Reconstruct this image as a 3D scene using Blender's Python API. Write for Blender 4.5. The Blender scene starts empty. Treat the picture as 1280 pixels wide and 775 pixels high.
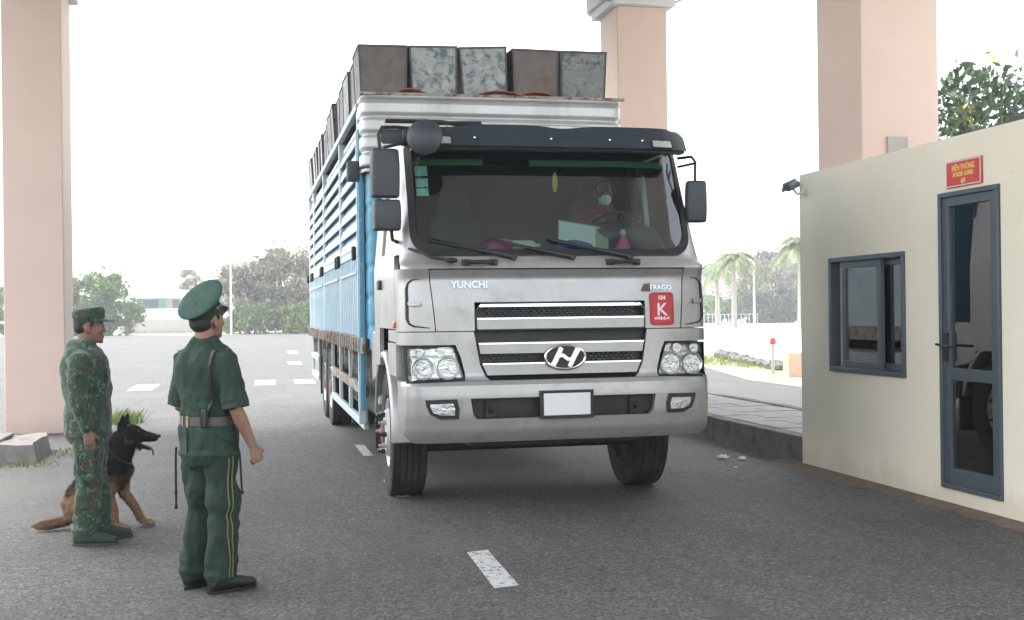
import bpy, bmesh, math, random
from math import sin, cos, pi, radians, sqrt, atan2, hypot
from mathutils import Vector, Matrix, noise as mnoise

random.seed(7)
scene = bpy.context.scene
col = scene.collection

# ------------------------------------------------------------------ camera
FPX, YAW, PITCH, ROLL, CAMH = 1500.0, 0.2167, 0.0003, -0.0125, 1.554
_fw = Vector((sin(YAW) * cos(PITCH), cos(YAW) * cos(PITCH), sin(PITCH)))
_r = Vector((cos(YAW), -sin(YAW), 0)); _u = _r.cross(_fw)
CR = _r * cos(ROLL) + _u * sin(ROLL); CU = -_r * sin(ROLL) + _u * cos(ROLL)
cam_d = bpy.data.cameras.new('camera'); cam = bpy.data.objects.new('camera', cam_d)
col.objects.link(cam)
cam.matrix_world = Matrix(((CR.x, CU.x, -_fw.x, 0), (CR.y, CU.y, -_fw.y, 0), (CR.z, CU.z, -_fw.z, CAMH), (0, 0, 0, 1)))
cam_d.sensor_width = 36; cam_d.lens = FPX / 1280 * 36; cam_d.clip_end = 2000; cam_d.clip_start = .05
scene.camera = cam

# ------------------------------------------------------------------ light
SUN_EL, SUN_AZ = radians(63), radians(-50)        # azimuth measured from +Y towards +X
world = bpy.data.worlds.new('World'); scene.world = world; world.use_nodes = True
wn, wl = world.node_tree.nodes, world.node_tree.links
wn.clear()
sky = wn.new('ShaderNodeTexSky'); sky.sky_type = 'NISHITA'; sky.sun_disc = False
sky.sun_elevation = SUN_EL; sky.sun_rotation = SUN_AZ
sky.dust_density = 3.0; sky.air_density = 1.6; sky.ozone_density = 1.0
hs = wn.new('ShaderNodeHueSaturation'); hs.inputs['Saturation'].default_value = .34
bg = wn.new('ShaderNodeBackground'); bg.inputs[1].default_value = .15
wo = wn.new('ShaderNodeOutputWorld')
wl.new(sky.outputs[0], hs.inputs['Color']); wl.new(hs.outputs[0], bg.inputs[0]); wl.new(bg.outputs[0], wo.inputs[0])
sd = bpy.data.lights.new('sun', 'SUN'); sd.energy = .7; sd.angle = radians(20); sd.color = (1, .96, .9)
sun = bpy.data.objects.new('sun', sd); col.objects.link(sun)
_sdir = Vector((sin(SUN_AZ) * cos(SUN_EL), cos(SUN_AZ) * cos(SUN_EL), sin(SUN_EL)))
sun.rotation_euler = _sdir.to_track_quat('Z', 'Y').to_euler(); sun.location = (0, 0, 30)
vs = scene.view_settings
vs.view_transform = 'Standard'; vs.look = 'None'; vs.gamma = 1; vs.exposure = 2.22; vs.use_curve_mapping = False
scene.render.engine = 'CYCLES'
scene.cycles.use_denoising = True
scene.cycles.max_bounces = 8; scene.cycles.diffuse_bounces = 4; scene.cycles.glossy_bounces = 4
scene.cycles.transparent_max_bounces = 12; scene.cycles.transmission_bounces = 6; scene.cycles.volume_bounces = 1
scene.cycles.caustics_reflective = False; scene.cycles.caustics_refractive = False

# ------------------------------------------------------------------ materials
MATS = {}
def _nt(name):
    m = bpy.data.materials.new(name); m.use_nodes = True; MATS[name] = m
    nt = m.node_tree; b = nt.nodes['Principled BSDF']
    tc = nt.nodes.new('ShaderNodeTexCoord')
    return m, nt, b, tc
def _noise(nt, vec, scale, detail=5, rough=.6, dist=0):
    n = nt.nodes.new('ShaderNodeTexNoise'); n.inputs['Scale'].default_value = scale
    n.inputs['Detail'].default_value = detail; n.inputs['Roughness'].default_value = rough
    n.inputs['Distortion'].default_value = dist
    nt.links.new(vec, n.inputs['Vector']); return n.outputs[0]
def _ramp(nt, fac, stops, interp='LINEAR'):
    r = nt.nodes.new('ShaderNodeValToRGB'); r.color_ramp.interpolation = interp
    e = r.color_ramp.elements
    while len(e) < len(stops): e.new(.5)
    for i, (p, c) in enumerate(stops):
        e[i].position = p; e[i].color = (c if len(c) == 4 else (*c, 1)) if isinstance(c, tuple) else (c, c, c, 1)
    nt.links.new(fac, r.inputs[0]); return r.outputs[0]
def _mix(nt, fac, a, b, mode='MIX'):
    n = nt.nodes.new('ShaderNodeMix'); n.data_type = 'RGBA'; n.blend_type = mode
    for sock, v in ((n.inputs[0], fac), (n.inputs[6], a), (n.inputs[7], b)):
        if isinstance(v, (int, float)): sock.default_value = v
        elif isinstance(v, tuple): sock.default_value = (*v[:3], 1)
        else: nt.links.new(v, sock)
    return n.outputs[2]
def _bump(nt, h, bsdf, strength=.3, dist=.01):
    b = nt.nodes.new('ShaderNodeBump'); b.inputs['Strength'].default_value = strength; b.inputs['Distance'].default_value = dist
    nt.links.new(h, b.inputs['Height']); nt.links.new(b.outputs[0], bsdf.inputs['Normal'])
def _rng(nt, v, a, b_, c, d):
    m = nt.nodes.new('ShaderNodeMapRange'); m.interpolation_type = 'SMOOTHSTEP'
    for i, q in enumerate((a, b_, c, d)): m.inputs[i + 1].default_value = q
    nt.links.new(v, m.inputs[0]); return m.outputs[0]
def _scale(nt, vec, s):
    m = nt.nodes.new('ShaderNodeMapping'); m.inputs['Scale'].default_value = s
    nt.links.new(vec, m.inputs[0]); return m.outputs[0]

def mat(name, c, rough=.6, metal=0.0, var=.12, vs_=5, bump=0, bs=60, c2=None, s2=3, t2=(.55, .7), coat=0, stretch=(1, 1, 1), isl=0, spec=.5, rnd=False):
    """plain painted / cast / woven material: base colour with uneven tone, an optional second colour in worn patches, fine relief"""
    m, nt, b, tc = _nt(name)
    v = _scale(nt, tc.outputs['Object'], stretch)
    if rnd:
        oi = nt.nodes.new('ShaderNodeObjectInfo'); va = nt.nodes.new('ShaderNodeVectorMath'); va.operation = 'MULTIPLY_ADD'
        va.inputs[0].default_value = (23, 17, 31); nt.links.new(oi.outputs['Random'], va.inputs[1]); nt.links.new(v, va.inputs[2]); v = va.outputs[0]
    k = _ramp(nt, _noise(nt, v, vs_), [(.25, 1 - var), (.75, 1 + var)]) if var else None
    o = _mix(nt, 1, c, k, 'MULTIPLY') if k else None
    if isl:
        g = nt.nodes.new('ShaderNodeNewGeometry')
        r = _ramp(nt, g.outputs['Random Per Island'], [(0, 1 - isl), (1, 1 + isl)])
        o = _mix(nt, 1, o if o else c, r, 'MULTIPLY')
    if c2 is not None:
        f = _ramp(nt, _noise(nt, v, s2, 7, .65, .4), [(t2[0], 0.0), (t2[1], 1.0)])
        o = _mix(nt, f, o if o else c, c2)
    if o: nt.links.new(o, b.inputs['Base Color'])
    else: b.inputs['Base Color'].default_value = (*c, 1)
    b.inputs['Metallic'].default_value = metal; b.inputs['Specular IOR Level'].default_value = spec
    rr = _ramp(nt, _noise(nt, v, vs_ * 2.3), [(.3, max(.02, rough * .85)), (.7, min(1, rough * 1.15))])
    nt.links.new(rr, b.inputs['Roughness'])
    if coat: b.inputs['Coat Weight'].default_value = coat; b.inputs['Coat Roughness'].default_value = .12
    if bump: _bump(nt, _noise(nt, v, bs, 4), b, bump, .01)
    return m

def mat_glass(name, tint, fres=.06, rough=.02, gtint=(1, 1, 1), opac=1.0):
    m = bpy.data.materials.new(name); m.use_nodes = True; MATS[name] = m
    nt = m.node_tree; nt.nodes.clear(); N = nt.nodes.new
    out = N('ShaderNodeOutputMaterial'); tr = N('ShaderNodeBsdfTransparent'); gl = N('ShaderNodeBsdfGlossy')
    mx = N('ShaderNodeMixShader'); fr = N('ShaderNodeFresnel'); fr.inputs[0].default_value = 1.45
    tr.inputs[0].default_value = (*tint, 1); gl.inputs['Roughness'].default_value = rough; gl.inputs[0].default_value = (*gtint, 1)
    ma = N('ShaderNodeMath'); ma.operation = 'MAXIMUM'; ma.inputs[1].default_value = fres
    nt.links.new(fr.outputs[0], ma.inputs[0]); nt.links.new(ma.outputs[0], mx.inputs[0])
    nt.links.new(tr.outputs[0], mx.inputs[1]); nt.links.new(gl.outputs[0], mx.inputs[2]); nt.links.new(mx.outputs[0], out.inputs[0])
    return m

def mat_asphalt():
    m, nt, b, tc = _nt('asphalt'); v = tc.outputs['Object']
    vo = nt.nodes.new('ShaderNodeTexVoronoi'); vo.inputs['Scale'].default_value = 70; nt.links.new(v, vo.inputs['Vector'])
    agg = _ramp(nt, vo.outputs['Color'], [(.08, (.03, .03, .029)), (.5, (.072, .07, .066)), (.94, (.158, .152, .14))])
    mid = _ramp(nt, _noise(nt, v, 11, 6, .7), [(.3, .72), (.7, 1.2)])
    big = _ramp(nt, _noise(nt, v, .55, 5, .6, .6), [(.3, .82), (.7, 1.15)])
    o = _mix(nt, 1, _mix(nt, 1, agg, mid, 'MULTIPLY'), big, 'MULTIPLY')
    # oil spots and tyre-polished streaks along the lane
    st = _noise(nt, _scale(nt, v, (2.2, .35, 1)), 1.6, 4, .6)
    o = _mix(nt, _ramp(nt, st, [(.5, 0.0), (.72, .5)]), o, (.042, .042, .044))
    sp = _noise(nt, _scale(nt, v, (1.0, 1.0, 1)), 5.5, 4, .6, .5)
    o = _mix(nt, _ramp(nt, sp, [(.62, 0.0), (.68, .75)]), o, (.024, .024, .024))
    # dust
    du = _noise(nt, v, .35, 6, .65, .5)
    o = _mix(nt, _ramp(nt, du, [(.52, 0.0), (.75, .4)]), o, (.12, .112, .1))
    # washed-in sand near the broken block
    dn = nt.nodes.new('ShaderNodeVectorMath'); dn.operation = 'DISTANCE'; dn.inputs[1].default_value = (-3.6, 10.6, 0); nt.links.new(v, dn.inputs[0])
    sm_ = nt.nodes.new('ShaderNodeMath'); sm_.operation = 'MULTIPLY_ADD'; sm_.inputs[1].default_value = 3.2; nt.links.new(_noise(nt, v, .9, 6, .7, .4), sm_.inputs[0]); nt.links.new(dn.outputs['Value'], sm_.inputs[2])
    o = _mix(nt, _rng(nt, sm_.outputs[0], 3.0, 4.6, .6, 0.0), o, (.115, .106, .092))
    nt.links.new(o, b.inputs['Base Color']); b.inputs['Roughness'].default_value = .82
    h = _mix(nt, .5, vo.outputs['Distance'], _noise(nt, v, 45, 5, .7))
    _bump(nt, h, b, .7, .008)
    return m

def mat_camo():
    m, nt, b, tc = _nt('camouflage_cloth'); v = _scale(nt, tc.outputs['Object'], (1, 1, .62))
    a = _ramp(nt, _noise(nt, v, 19, 3, .5, .9), [(.44, (.012, .042, .024)), (.5, (.022, .066, .036))], 'CONSTANT')
    n2 = _noise(nt, _scale(nt, v, (1.3, 1.3, 1.1)), 15, 3, .55, 1.3)
    a = _mix(nt, _ramp(nt, n2, [(.55, 0.0), (.57, 1.0)]), a, (.05, .031, .02))
    n3 = _noise(nt, _scale(nt, v, (.9, .9, 1.5)), 27, 3, .5, 1.0)
    a = _mix(nt, _ramp(nt, n3, [(.60, 0.0), (.62, 1.0)]), a, (.085, .14, .085))
    n4 = _noise(nt, _scale(nt, v, (1.1, 1.4, .9)), 22, 3, .5, 1.4)
    a = _mix(nt, _ramp(nt, n4, [(.62, 0.0), (.64, 1.0)]), a, (.007, .011, .008))
    nt.links.new(a, b.inputs['Base Color']); b.inputs['Roughness'].default_value = .9
    b.inputs['Sheen Weight'].default_value = .2
    _bump(nt, _noise(nt, v, 30, 4), b, .35, .01)
    return m

def mat_leaf(name, stops, rough=.55, trans=.25):
    m, nt, b, tc = _nt(name)
    g = nt.nodes.new('ShaderNodeNewGeometry')
    o = _ramp(nt, g.outputs['Random Per Island'], stops)
    k = _ramp(nt, _noise(nt, tc.outputs['Object'], 1.1, 3), [(.3, .7), (.7, 1.3)])
    o = _mix(nt, 1, o, k, 'MULTIPLY')
    nt.links.new(o, b.inputs['Base Color']); b.inputs['Roughness'].default_value = rough
    tl = nt.nodes.new('ShaderNodeBsdfTranslucent'); nt.links.new(o, tl.inputs[0])
    mx = nt.nodes.new('ShaderNodeMixShader'); mx.inputs[0].default_value = trans
    out = nt.nodes['Material Output']
    nt.links.new(b.outputs[0], mx.inputs[1]); nt.links.new(tl.outputs[0], mx.inputs[2]); nt.links.new(mx.outputs[0], out.inputs[0])
    return m

def mat_attr(name, attr, rough=.8, spec=.2):
    m, nt, b, tc = _nt(name)
    a = nt.nodes.new('ShaderNodeAttribute'); a.attribute_name = attr
    k = _ramp(nt, _noise(nt, tc.outputs['Object'], 40, 4), [(.3, .75), (.7, 1.25)])
    nt.links.new(_mix(nt, 1, a.outputs[0], k, 'MULTIPLY'), b.inputs['Base Color'])
    b.inputs['Roughness'].default_value = rough; b.inputs['Specular IOR Level'].default_value = spec
    return m

mat_asphalt(); mat_camo()
mat('pale_concrete', (.5, .48, .45), .9, var=.15, vs_=.6, bump=.3, bs=20, c2=(.45, .42, .36), s2=.8)
mat('kerb_concrete', (.13, .127, .12), .92, var=.25, vs_=6, bump=.5, bs=30, c2=(.05, .048, .046), s2=5, t2=(.5, .7))
mat('block_concrete', (.22, .2, .185), .92, var=.2, vs_=6, bump=.6, bs=25, c2=(.14, .13, .12), s2=4)
mat('paving', (.27, .255, .245), .85, var=.15, vs_=4, bump=.3, bs=50, c2=(.18, .17, .165), s2=3, rnd=True)
pass
def mat_wall(name, c, c2, dirt, base):
    """painted plaster: uneven tone, faint run-down streaks, scuffs, splash dirt at the foot"""
    m, nt, b, tc = _nt(name); v = tc.outputs['Object']
    o = _mix(nt, _ramp(nt, _noise(nt, v, 1.1, 6, .6, .3), [(.35, 0.0), (.75, 1.0)]), c, c2)
    o = _mix(nt, _ramp(nt, _noise(nt, _scale(nt, v, (5, 5, .22)), 1.6, 5, .6), [(.54, 0.0), (.75, .06)]), o, dirt)
    o = _mix(nt, _ramp(nt, _noise(nt, v, 9, 3, .5, .2), [(.70, 0.0), (.76, .25)]), o, dirt)
    sx = nt.nodes.new('ShaderNodeSeparateXYZ'); nt.links.new(v, sx.inputs[0])
    q = nt.nodes.new('ShaderNodeMath'); q.operation = 'MULTIPLY_ADD'; q.inputs[1].default_value = -.55; nt.links.new(_noise(nt, _scale(nt, v, (1, 1, .4)), 2.5, 6, .7), q.inputs[0]); nt.links.new(sx.outputs[2], q.inputs[2])
    o = _mix(nt, _rng(nt, q.outputs[0], -.26, .02, .35, 0.0), o, base)
    nt.links.new(o, b.inputs['Base Color']); b.inputs['Roughness'].default_value = .85
    _bump(nt, _mix(nt, .5, _noise(nt, v, 110, 3), _noise(nt, v, 5, 4)), b, .25, .006)
    return m
mat('white_plaster', (.7, .71, .72), .85, var=.05, bump=.1)
mat('canopy_grey', (.72, .72, .72), .85, var=.05)
mat_wall('booth_cream', (.90, .83, .69), (.84, .765, .62), (.66, .6, .48), (.42, .34, .24)); mat_wall('pillar_pink', (.76, .585, .50), (.71, .54, .46), (.60, .47, .41), (.42, .34, .29))
mat('booth_inside', (.72, .7, .62), .9, var=.06)
mat('slate_aluminium', (.088, .112, .132), .45, .3, var=.06, c2=(.105, .13, .148), s2=9)
mat('black_plastic', (.012, .013, .015), .5, var=.1)
mat('rubber_seal', (.01, .01, .011), .7, var=.1)
mat_glass('booth_glass', (.85, .9, .87), .2, .02)
mat('sign_red', (.62, .055, .045), .5, var=.05)
mat('sign_yellow', (.85, .62, .16), .5, var=.05)
mat('line_paint', (.5, .5, .49), .85, var=.2, vs_=20, c2=(.11, .11, .11), s2=22, t2=(.52, .62), bump=.4, bs=60)
mat('bright_paint', (.5, .5, .5), .85, var=.1, vs_=9, c2=(.3, .31, .31), s2=6, t2=(.6, .75))
mat('soil', (.13, .095, .07), .95, var=.25, vs_=8, bump=.6, bs=40, c2=(.14, .12, .1), s2=5)
mat('verge_soil', (.33, .3, .22), .95, var=.25, vs_=3, bump=.5, bs=30, c2=(.2, .24, .09), s2=1.4, t2=(.42, .6))
mat('camera_housing', (.16, .19, .25), .4, .2)
mat('bracket_white', (.7, .7, .7), .5)
mat('galvanised', (.45, .46, .47), .45, .6)

# ------------------------------------------------------------------ mesh tools
class MB:
    def __init__(s): s.v = []; s.f = []
    def add(s, V, F):
        o = len(s.v); s.v += [tuple(p) for p in V]; s.f += [tuple(i + o for i in f) for f in F]; return s
    def box(s, x0, x1, y0, y1, z0, z1, M=None):
        V = [(x, y, z) for z in (z0, z1) for y in (y0, y1) for x in (x0, x1)]
        if M: V = [M @ Vector(p) for p in V]
        return s.add(V, [(0, 2, 3, 1), (4, 5, 7, 6), (0, 1, 5, 4), (2, 6, 7, 3), (0, 4, 6, 2), (1, 3, 7, 5)])
    def prism(s, poly, d0, d1, axis='y', M=None):
        """closed polygon (a,b) swept along an axis"""
        n = len(poly)
        def P(a, b, d):
            p = {'y': (a, d, b), 'x': (d, a, b), 'z': (a, b, d)}[axis]
            return M @ Vector(p) if M else p
        V = [P(a, b, d0) for a, b in poly] + [P(a, b, d1) for a, b in poly]
        F = [tuple(range(n))[::-1], tuple(range(n, 2 * n))] + [(i, (i + 1) % n, n + (i + 1) % n, n + i) for i in range(n)]
        return s.add(V, F)
    def tube(s, pts, r, n=8, closed=False):
        pts = [Vector(p) for p in pts]; m = len(pts); rs = r if isinstance(r, (list, tuple)) else [r] * m
        V = []; ref = None
        for i, p in enumerate(pts):
            a = pts[i - 1] if (i or closed) else p; b = pts[(i + 1) % m] if (i < m - 1 or closed) else p
            t = (b - a).normalized() if (b - a).length > 1e-9 else Vector((0, 0, 1))
            if ref is None: ref = Vector((0, 0, 1)) if abs(t.z) < .9 else Vector((1, 0, 0))
            u = (ref - t * ref.dot(t)).normalized(); w = t.cross(u); ref = u
            V += [p + (u * cos(2 * pi * k / n) + w * sin(2 * pi * k / n)) * rs[i] for k in range(n)]
        F = []
        for i in range(m if closed else m - 1):
            j = (i + 1) % m
            F += [(i * n + k, i * n + (k + 1) % n, j * n + (k + 1) % n, j * n + k) for k in range(n)]
        if not closed: F += [tuple(range(n))[::-1], tuple(range((m - 1) * n, m * n))]
        return s.add(V, F)
    def lathe(s, prof, n=32, M=None, closed=False):
        """profile of (radius, height) about Z"""
        m = len(prof); V = []
        for r, h in prof:
            for k in range(n):
                p = Vector((r * cos(2 * pi * k / n), r * sin(2 * pi * k / n), h)); V.append(M @ p if M else p)
        F = []
        for i in range(m if closed else m - 1):
            j = (i + 1) % m
            F += [(i * n + k, i * n + (k + 1) % n, j * n + (k + 1) % n, j * n + k) for k in range(n)]
        if not closed:
            if prof[0][0] > 1e-6: F.append(tuple(range(n))[::-1])
            if prof[-1][0] > 1e-6: F.append(tuple(range((m - 1) * n, m * n)))
        return s.add(V, F)
    def loft(s, rings, n=16, ref=(1, 0, 0), M=None):
        """rings (x,y,z,a,b): ellipses square to the path, rounded ends"""
        P = [Vector(q[:3]) for q in rings]; m = len(P); ref = Vector(ref); R = []
        for i in range(m):
            a, b = P[max(0, i - 1)], P[min(m - 1, i + 1)]; t = (b - a).normalized()
            u = ref - t * ref.dot(t)
            u = u.normalized() if u.length > .05 else Vector((0, 1, 0)); w = t.cross(u)
            R.append((P[i], t, u, w, rings[i][3], rings[i][4]))
        def ring(c, u, w, a, b): return [c + u * cos(2 * pi * k / n) * a + w * sin(2 * pi * k / n) * b for k in range(n)]
        c, t, u, w, a, b = R[0]; q = min(a, b)
        L = [ring(c - t * q * .55, u, w, a * .4, b * .4), ring(c - t * q * .38, u, w, a * .78, b * .78)]
        L += [ring(c, u, w, a, b) for c, t, u, w, a, b in R]
        c, t, u, w, a, b = R[-1]; q = min(a, b)
        L += [ring(c + t * q * .38, u, w, a * .78, b * .78), ring(c + t * q * .55, u, w, a * .4, b * .4)]
        V = [M @ p if M else p for r in L for p in r]
        F = [(i * n + k, i * n + (k + 1) % n, (i + 1) * n + (k + 1) % n, (i + 1) * n + k) for i in range(len(L) - 1) for k in range(n)]
        F += [tuple(range(n))[::-1], tuple(range((len(L) - 1) * n, len(L) * n))]
        return s.add(V, F)
    def ball(s, c, r, M=None, n=14, rot=None):
        V = []; F = []; m = n // 2; c = Vector(c)
        for i in range(1, m):
            th = pi * i / m
            for k in range(n):
                ph = 2 * pi * k / n
                p = Vector((r[0] * sin(th) * cos(ph), r[1] * sin(th) * sin(ph), r[2] * cos(th)))
                if rot: p = rot @ p
                V.append(c + p)
        a = Vector((0, 0, r[2])); b = -a
        if rot: a = rot @ a; b = rot @ b
        V += [c + a, c + b]; T = len(V) - 2
        for i in range(m - 2): F += [(i * n + k, (i + 1) * n + k, (i + 1) * n + (k + 1) % n, i * n + (k + 1) % n) for k in range(n)]
        F += [(T, k, (k + 1) % n) for k in range(n)] + [(T + 1, (m - 2) * n + (k + 1) % n, (m - 2) * n + k) for k in range(n)]
        if M: V = [M @ p for p in V]
        return s.add(V, F)
    def mesh(s, name):
        me = bpy.data.meshes.new(name); me.from_pydata(s.v, [], s.f); me.update(); return me
    def build(s, name, m, parent=None, smooth=40, bevel=0, loc=None, fix=True):
        me = s.mesh(name)
        if fix:
            bm = bmesh.new(); bm.from_mesh(me); bmesh.ops.recalc_face_normals(bm, faces=bm.faces); bm.to_mesh(me); bm.free()
        return link(name, me, m, parent, smooth, bevel, loc)
def link(name, me, m, parent=None, smooth=40, bevel=0, loc=None):
    if m and not me.materials: me.materials.append(MATS[m] if isinstance(m, str) else m)
    if smooth:
        me.shade_smooth(); me.set_sharp_from_angle(angle=radians(smooth))
    o = bpy.data.objects.new(name, me); col.objects.link(o)
    if parent: o.parent = parent
    if loc: o.location = loc
    if bevel:
        b = o.modifiers.new('bevel', 'BEVEL'); b.width = bevel; b.segments = 2; b.limit_method = 'ANGLE'; b.angle_limit = radians(40)
    return o
def tag(o, label=None, cat=None, group=None, kind=None):
    if label: o['label'] = label
    if cat: o['category'] = cat
    if group: o['group'] = group
    if kind: o['kind'] = kind
    return o
def thing(name, label, cat, loc=(0, 0, 0), rz=0, group=None):
    o = bpy.data.objects.new(name, None); col.objects.link(o); o.location = loc; o.rotation_euler = (0, 0, rz); o.empty_display_size = .2
    return tag(o, label, cat, group)
def copy_tree(o, parent=None):
    c = o.copy(); col.objects.link(c); c.parent = parent
    for ch in list(o.children): copy_tree(ch, c)
    return c
def frame(o, z, x=None):
    """matrix with its Z along z, X near x, at o"""
    z = Vector(z).normalized(); x = Vector(x if x is not None else ((1, 0, 0) if abs(z.x) < .9 else (0, 1, 0)))
    x = (x - z * x.dot(z)).normalized(); y = z.cross(x)
    return Matrix(((x.x, y.x, z.x, o[0]), (x.y, y.y, z.y, o[1]), (x.z, y.z, z.z, o[2]), (0, 0, 0, 1)))
def remesh(mb, voxel, smooth=2, keep=None):
    """union of overlapping closed shapes as one continuous skin"""
    me = mb.mesh('t'); o = bpy.data.objects.new('t', me); col.objects.link(o)
    bm = bmesh.new(); bm.from_mesh(me); bmesh.ops.recalc_face_normals(bm, faces=bm.faces); bm.to_mesh(me); bm.free()
    r = o.modifiers.new('r', 'REMESH'); r.mode = 'VOXEL'; r.voxel_size = voxel; r.use_smooth_shade = True
    if smooth: q = o.modifiers.new('s', 'SMOOTH'); q.factor = .5; q.iterations = smooth
    dg = bpy.context.evaluated_depsgraph_get()
    res = bpy.data.meshes.new_from_object(o.evaluated_get(dg))
    bpy.data.objects.remove(o); bpy.data.meshes.remove(me)
    return res
def ruffle(me, fn):
    """move every vertex along its normal by fn(co)"""
    N = [v.normal.copy() for v in me.vertices]
    for v, n in zip(me.vertices, N):
        v.co = v.co + n * fn(v.co)
    me.update()
def text_mesh(txt, size, name, m, parent, M, depth=.002, align='CENTER', font=None, xs=1.0, bold=0):
    c = bpy.data.curves.new('t', 'FONT'); c.body = txt; c.size = size; c.align_x = align; c.extrude = depth; c.resolution_u = 3; c.offset = bold
    o = bpy.data.objects.new('t', c); col.objects.link(o)
    dg = bpy.context.evaluated_depsgraph_get(); me = bpy.data.meshes.new_from_object(o.evaluated_get(dg))
    bpy.data.objects.remove(o); bpy.data.curves.remove(c)
    me.transform(Matrix.Diagonal((xs, 1, 1, 1))); me.transform(M)
    me.materials.clear()
    return link(name, me, m, parent, smooth=0)
# ================================================================== SETTING
def sheet(name, pts, z, m, thick=None):
    b = MB(); b.add([(x, y, z) for x, y in pts], [tuple(range(len(pts)))])
    return tag(b.build(name, m, smooth=0), kind='structure')
sheet('ground', [(-900, -300), (900, -300), (900, 1500), (-900, 1500)], -.004, 'pale_concrete')
sheet('road', [(-70, -25), (10.3, -25), (10.45, 24), (13.5, 38), (18, 60), (10, 92), (-70, 94)], 0, 'asphalt')

# raised island that carries the booth: kerb, bedding and single paving tiles
isl = MB(); isl.box(5.275, 6.8, 10.815, 26, -.02, .25)
island = tag(isl.build('island', 'kerb_concrete', bevel=.01), kind='structure')
k = MB()
for i in range(13):
    y0 = 10.82 + i * 1.15
    k = MB(); k.box(5.26, 5.40, y0 + .004, y0 + 1.146, -.02, .287 + random.uniform(-.004, .004)); k.build('kerb_stone', 'kerb_concrete', island, bevel=.012)
for i in range(13):
    y0 = 10.82 + i * 1.15
    k = MB(); k.box(6.68, 6.82, y0 + .004, y0 + 1.146, -.02, .287 + random.uniform(-.004, .004)); k.build('kerb_stone', 'kerb_concrete', island, bevel=.012)
b = MB(); b.box(-.193, .193, -.193, .193, -.03, .032); tile_me = b.mesh('paving_tile')
n = 0
for j in range(26):
    for i in range(3):
        x = 5.61 + i * .4; y = 11.05 + j * .4
        o = link('paving_tile', tile_me, 'paving', island, smooth=0); o.location = (x, y, .252 + random.uniform(-.003, .004)); o.rotation_euler = (random.uniform(-.006, .006), random.uniform(-.006, .006), random.uniform(-.01, .01))

# verge beyond the side lane
sheet('verge', [(10.3, -10), (10.45, 24), (13.5, 38), (18, 60), (19.5, 60), (15.2, 38), (13.2, 27.5), (11.9, 24.4), (11.8, -10)], .004, 'verge_soil')
sheet('far_verge', [(-120, 93.5), (10, 91.5), (18, 60.2), (22, 60), (14, 97), (-120, 100)], .004, 'verge_soil')

# painted markings, worn
def marking(name, pts, m='line_paint'):
    b = MB(); b.add([(x, y, .004) for x, y in pts], [tuple(range(len(pts)))]); return tag(b.build(name, m, smooth=0), kind='structure')
marking('lane_marking', [(1.325, 6.57), (1.475, 6.6), (1.50, 7.64), (1.355, 7.6)])
marking('lane_marking', [(1.2, 10.0), (1.31, 10.0), (1.31, 11.1), (1.2, 11.1)])
marking('lane_marking', [(1.2, 13.0), (1.31, 13.0), (1.31, 14.1), (1.2, 14.1)])
for x, y, w, l in ((-2.45, 25.7, .5, 2.2), (.12, 26.6, .46, 1.9), (1.0, 26.7, .44, 1.7), (-3.35, 25.5, .3, 1.8), (-1.0, 19.6, .22, .5), (1.9, 31.5, .4, 1.7), (1.2, 37, .4, 2.0), (1.5, 47, .4, 3)):
    marking('yard_marking', [(x, y), (x + w, y - .05), (x + w + .02, y + l - .05), (x + .02, y + l)], 'bright_paint')

# soil washed against the booth foot
sm = MB(); P = []
for i in range(23):
    y = 5.2 + i * .27; w = .05 + .09 * abs(sin(i * 1.7)) + (.13 if 9.4 < y < 11.3 else .02)
    P.append((5.262, y, .035)); P.append((5.262 - w * .6, y + .05, .018)); P.append((5.262 - w, y + .1 * sin(i), .002))
sm.add(P, [(3 * i + j, 3 * i + j + 1, 3 * i + j + 4, 3 * i + j + 3) for i in range(22) for j in range(2)])
tag(sm.build('soil', 'soil'), 'thin drift of brown soil along the foot of the booth wall', 'soil', kind='stuff')

mat('cover_grey', (.42, .38, .34), .7); mat_glass('added_pane_glass', (.9, .93, .92), .05)
# canopy roof over the lane (above the frame) and its three visible pillars
b = MB(); b.box(-4.3, 8.3, 1.6, 18.6, 6.75, 7.05)
canopy = tag(thing('canopy_roof', 'flat grey canopy roof spanning the lane above the pillars', 'canopy', (1, 6, 0)), kind=None)
canopy.location = (0, 0, 0)
b.build('roof_slab', 'canopy_grey', canopy)
for x in (-2.76, 5.6):
    b = MB(); b.box(x - .25, x + .25, 1.7, 18.5, 6.24, 6.75); b.build('roof_beam', 'white_plaster', canopy)
def pillar(x0, y0, w, d, label, top=5.9, extra=None):
    cx, cy = x0 + w / 2, y0 + d / 2
    t = thing('pillar', label, 'pillar', (cx, cy, 0), group='canopy pillars')
    b = MB(); b.box(-w / 2, w / 2, -d / 2, d / 2, 0, top); b.build('shaft', 'pillar_pink', t, bevel=.012)
    b = MB(); b.box(-w / 2 - .1, w / 2 + .1, -d / 2 - .12, d / 2 + .14, top, top + .12); b.box(-w / 2 - .16, w / 2 + .16, -d / 2 - .18, d / 2 + .2, top + .121, 6.238)
    b.build('capital', 'white_plaster', t, bevel=.01)
    return t
pl = pillar(-3.115, 16.75, .75, .84, 'broad pale pink pillar rising behind the broken concrete block')
pm = pillar(5.215, 16.45, .75, .84, 'pink pillar with a flood lamp on either side of its capital')
pr = pillar(5.335, 9.72, .76, .84, 'pink pillar rising from the top of the cream booth')
b = MB(); b.box(-.14, .06, -.445, -.424, 2.84, 3.06); b.build('junction_cover', 'cover_grey', pr, bevel=.004)
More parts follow.
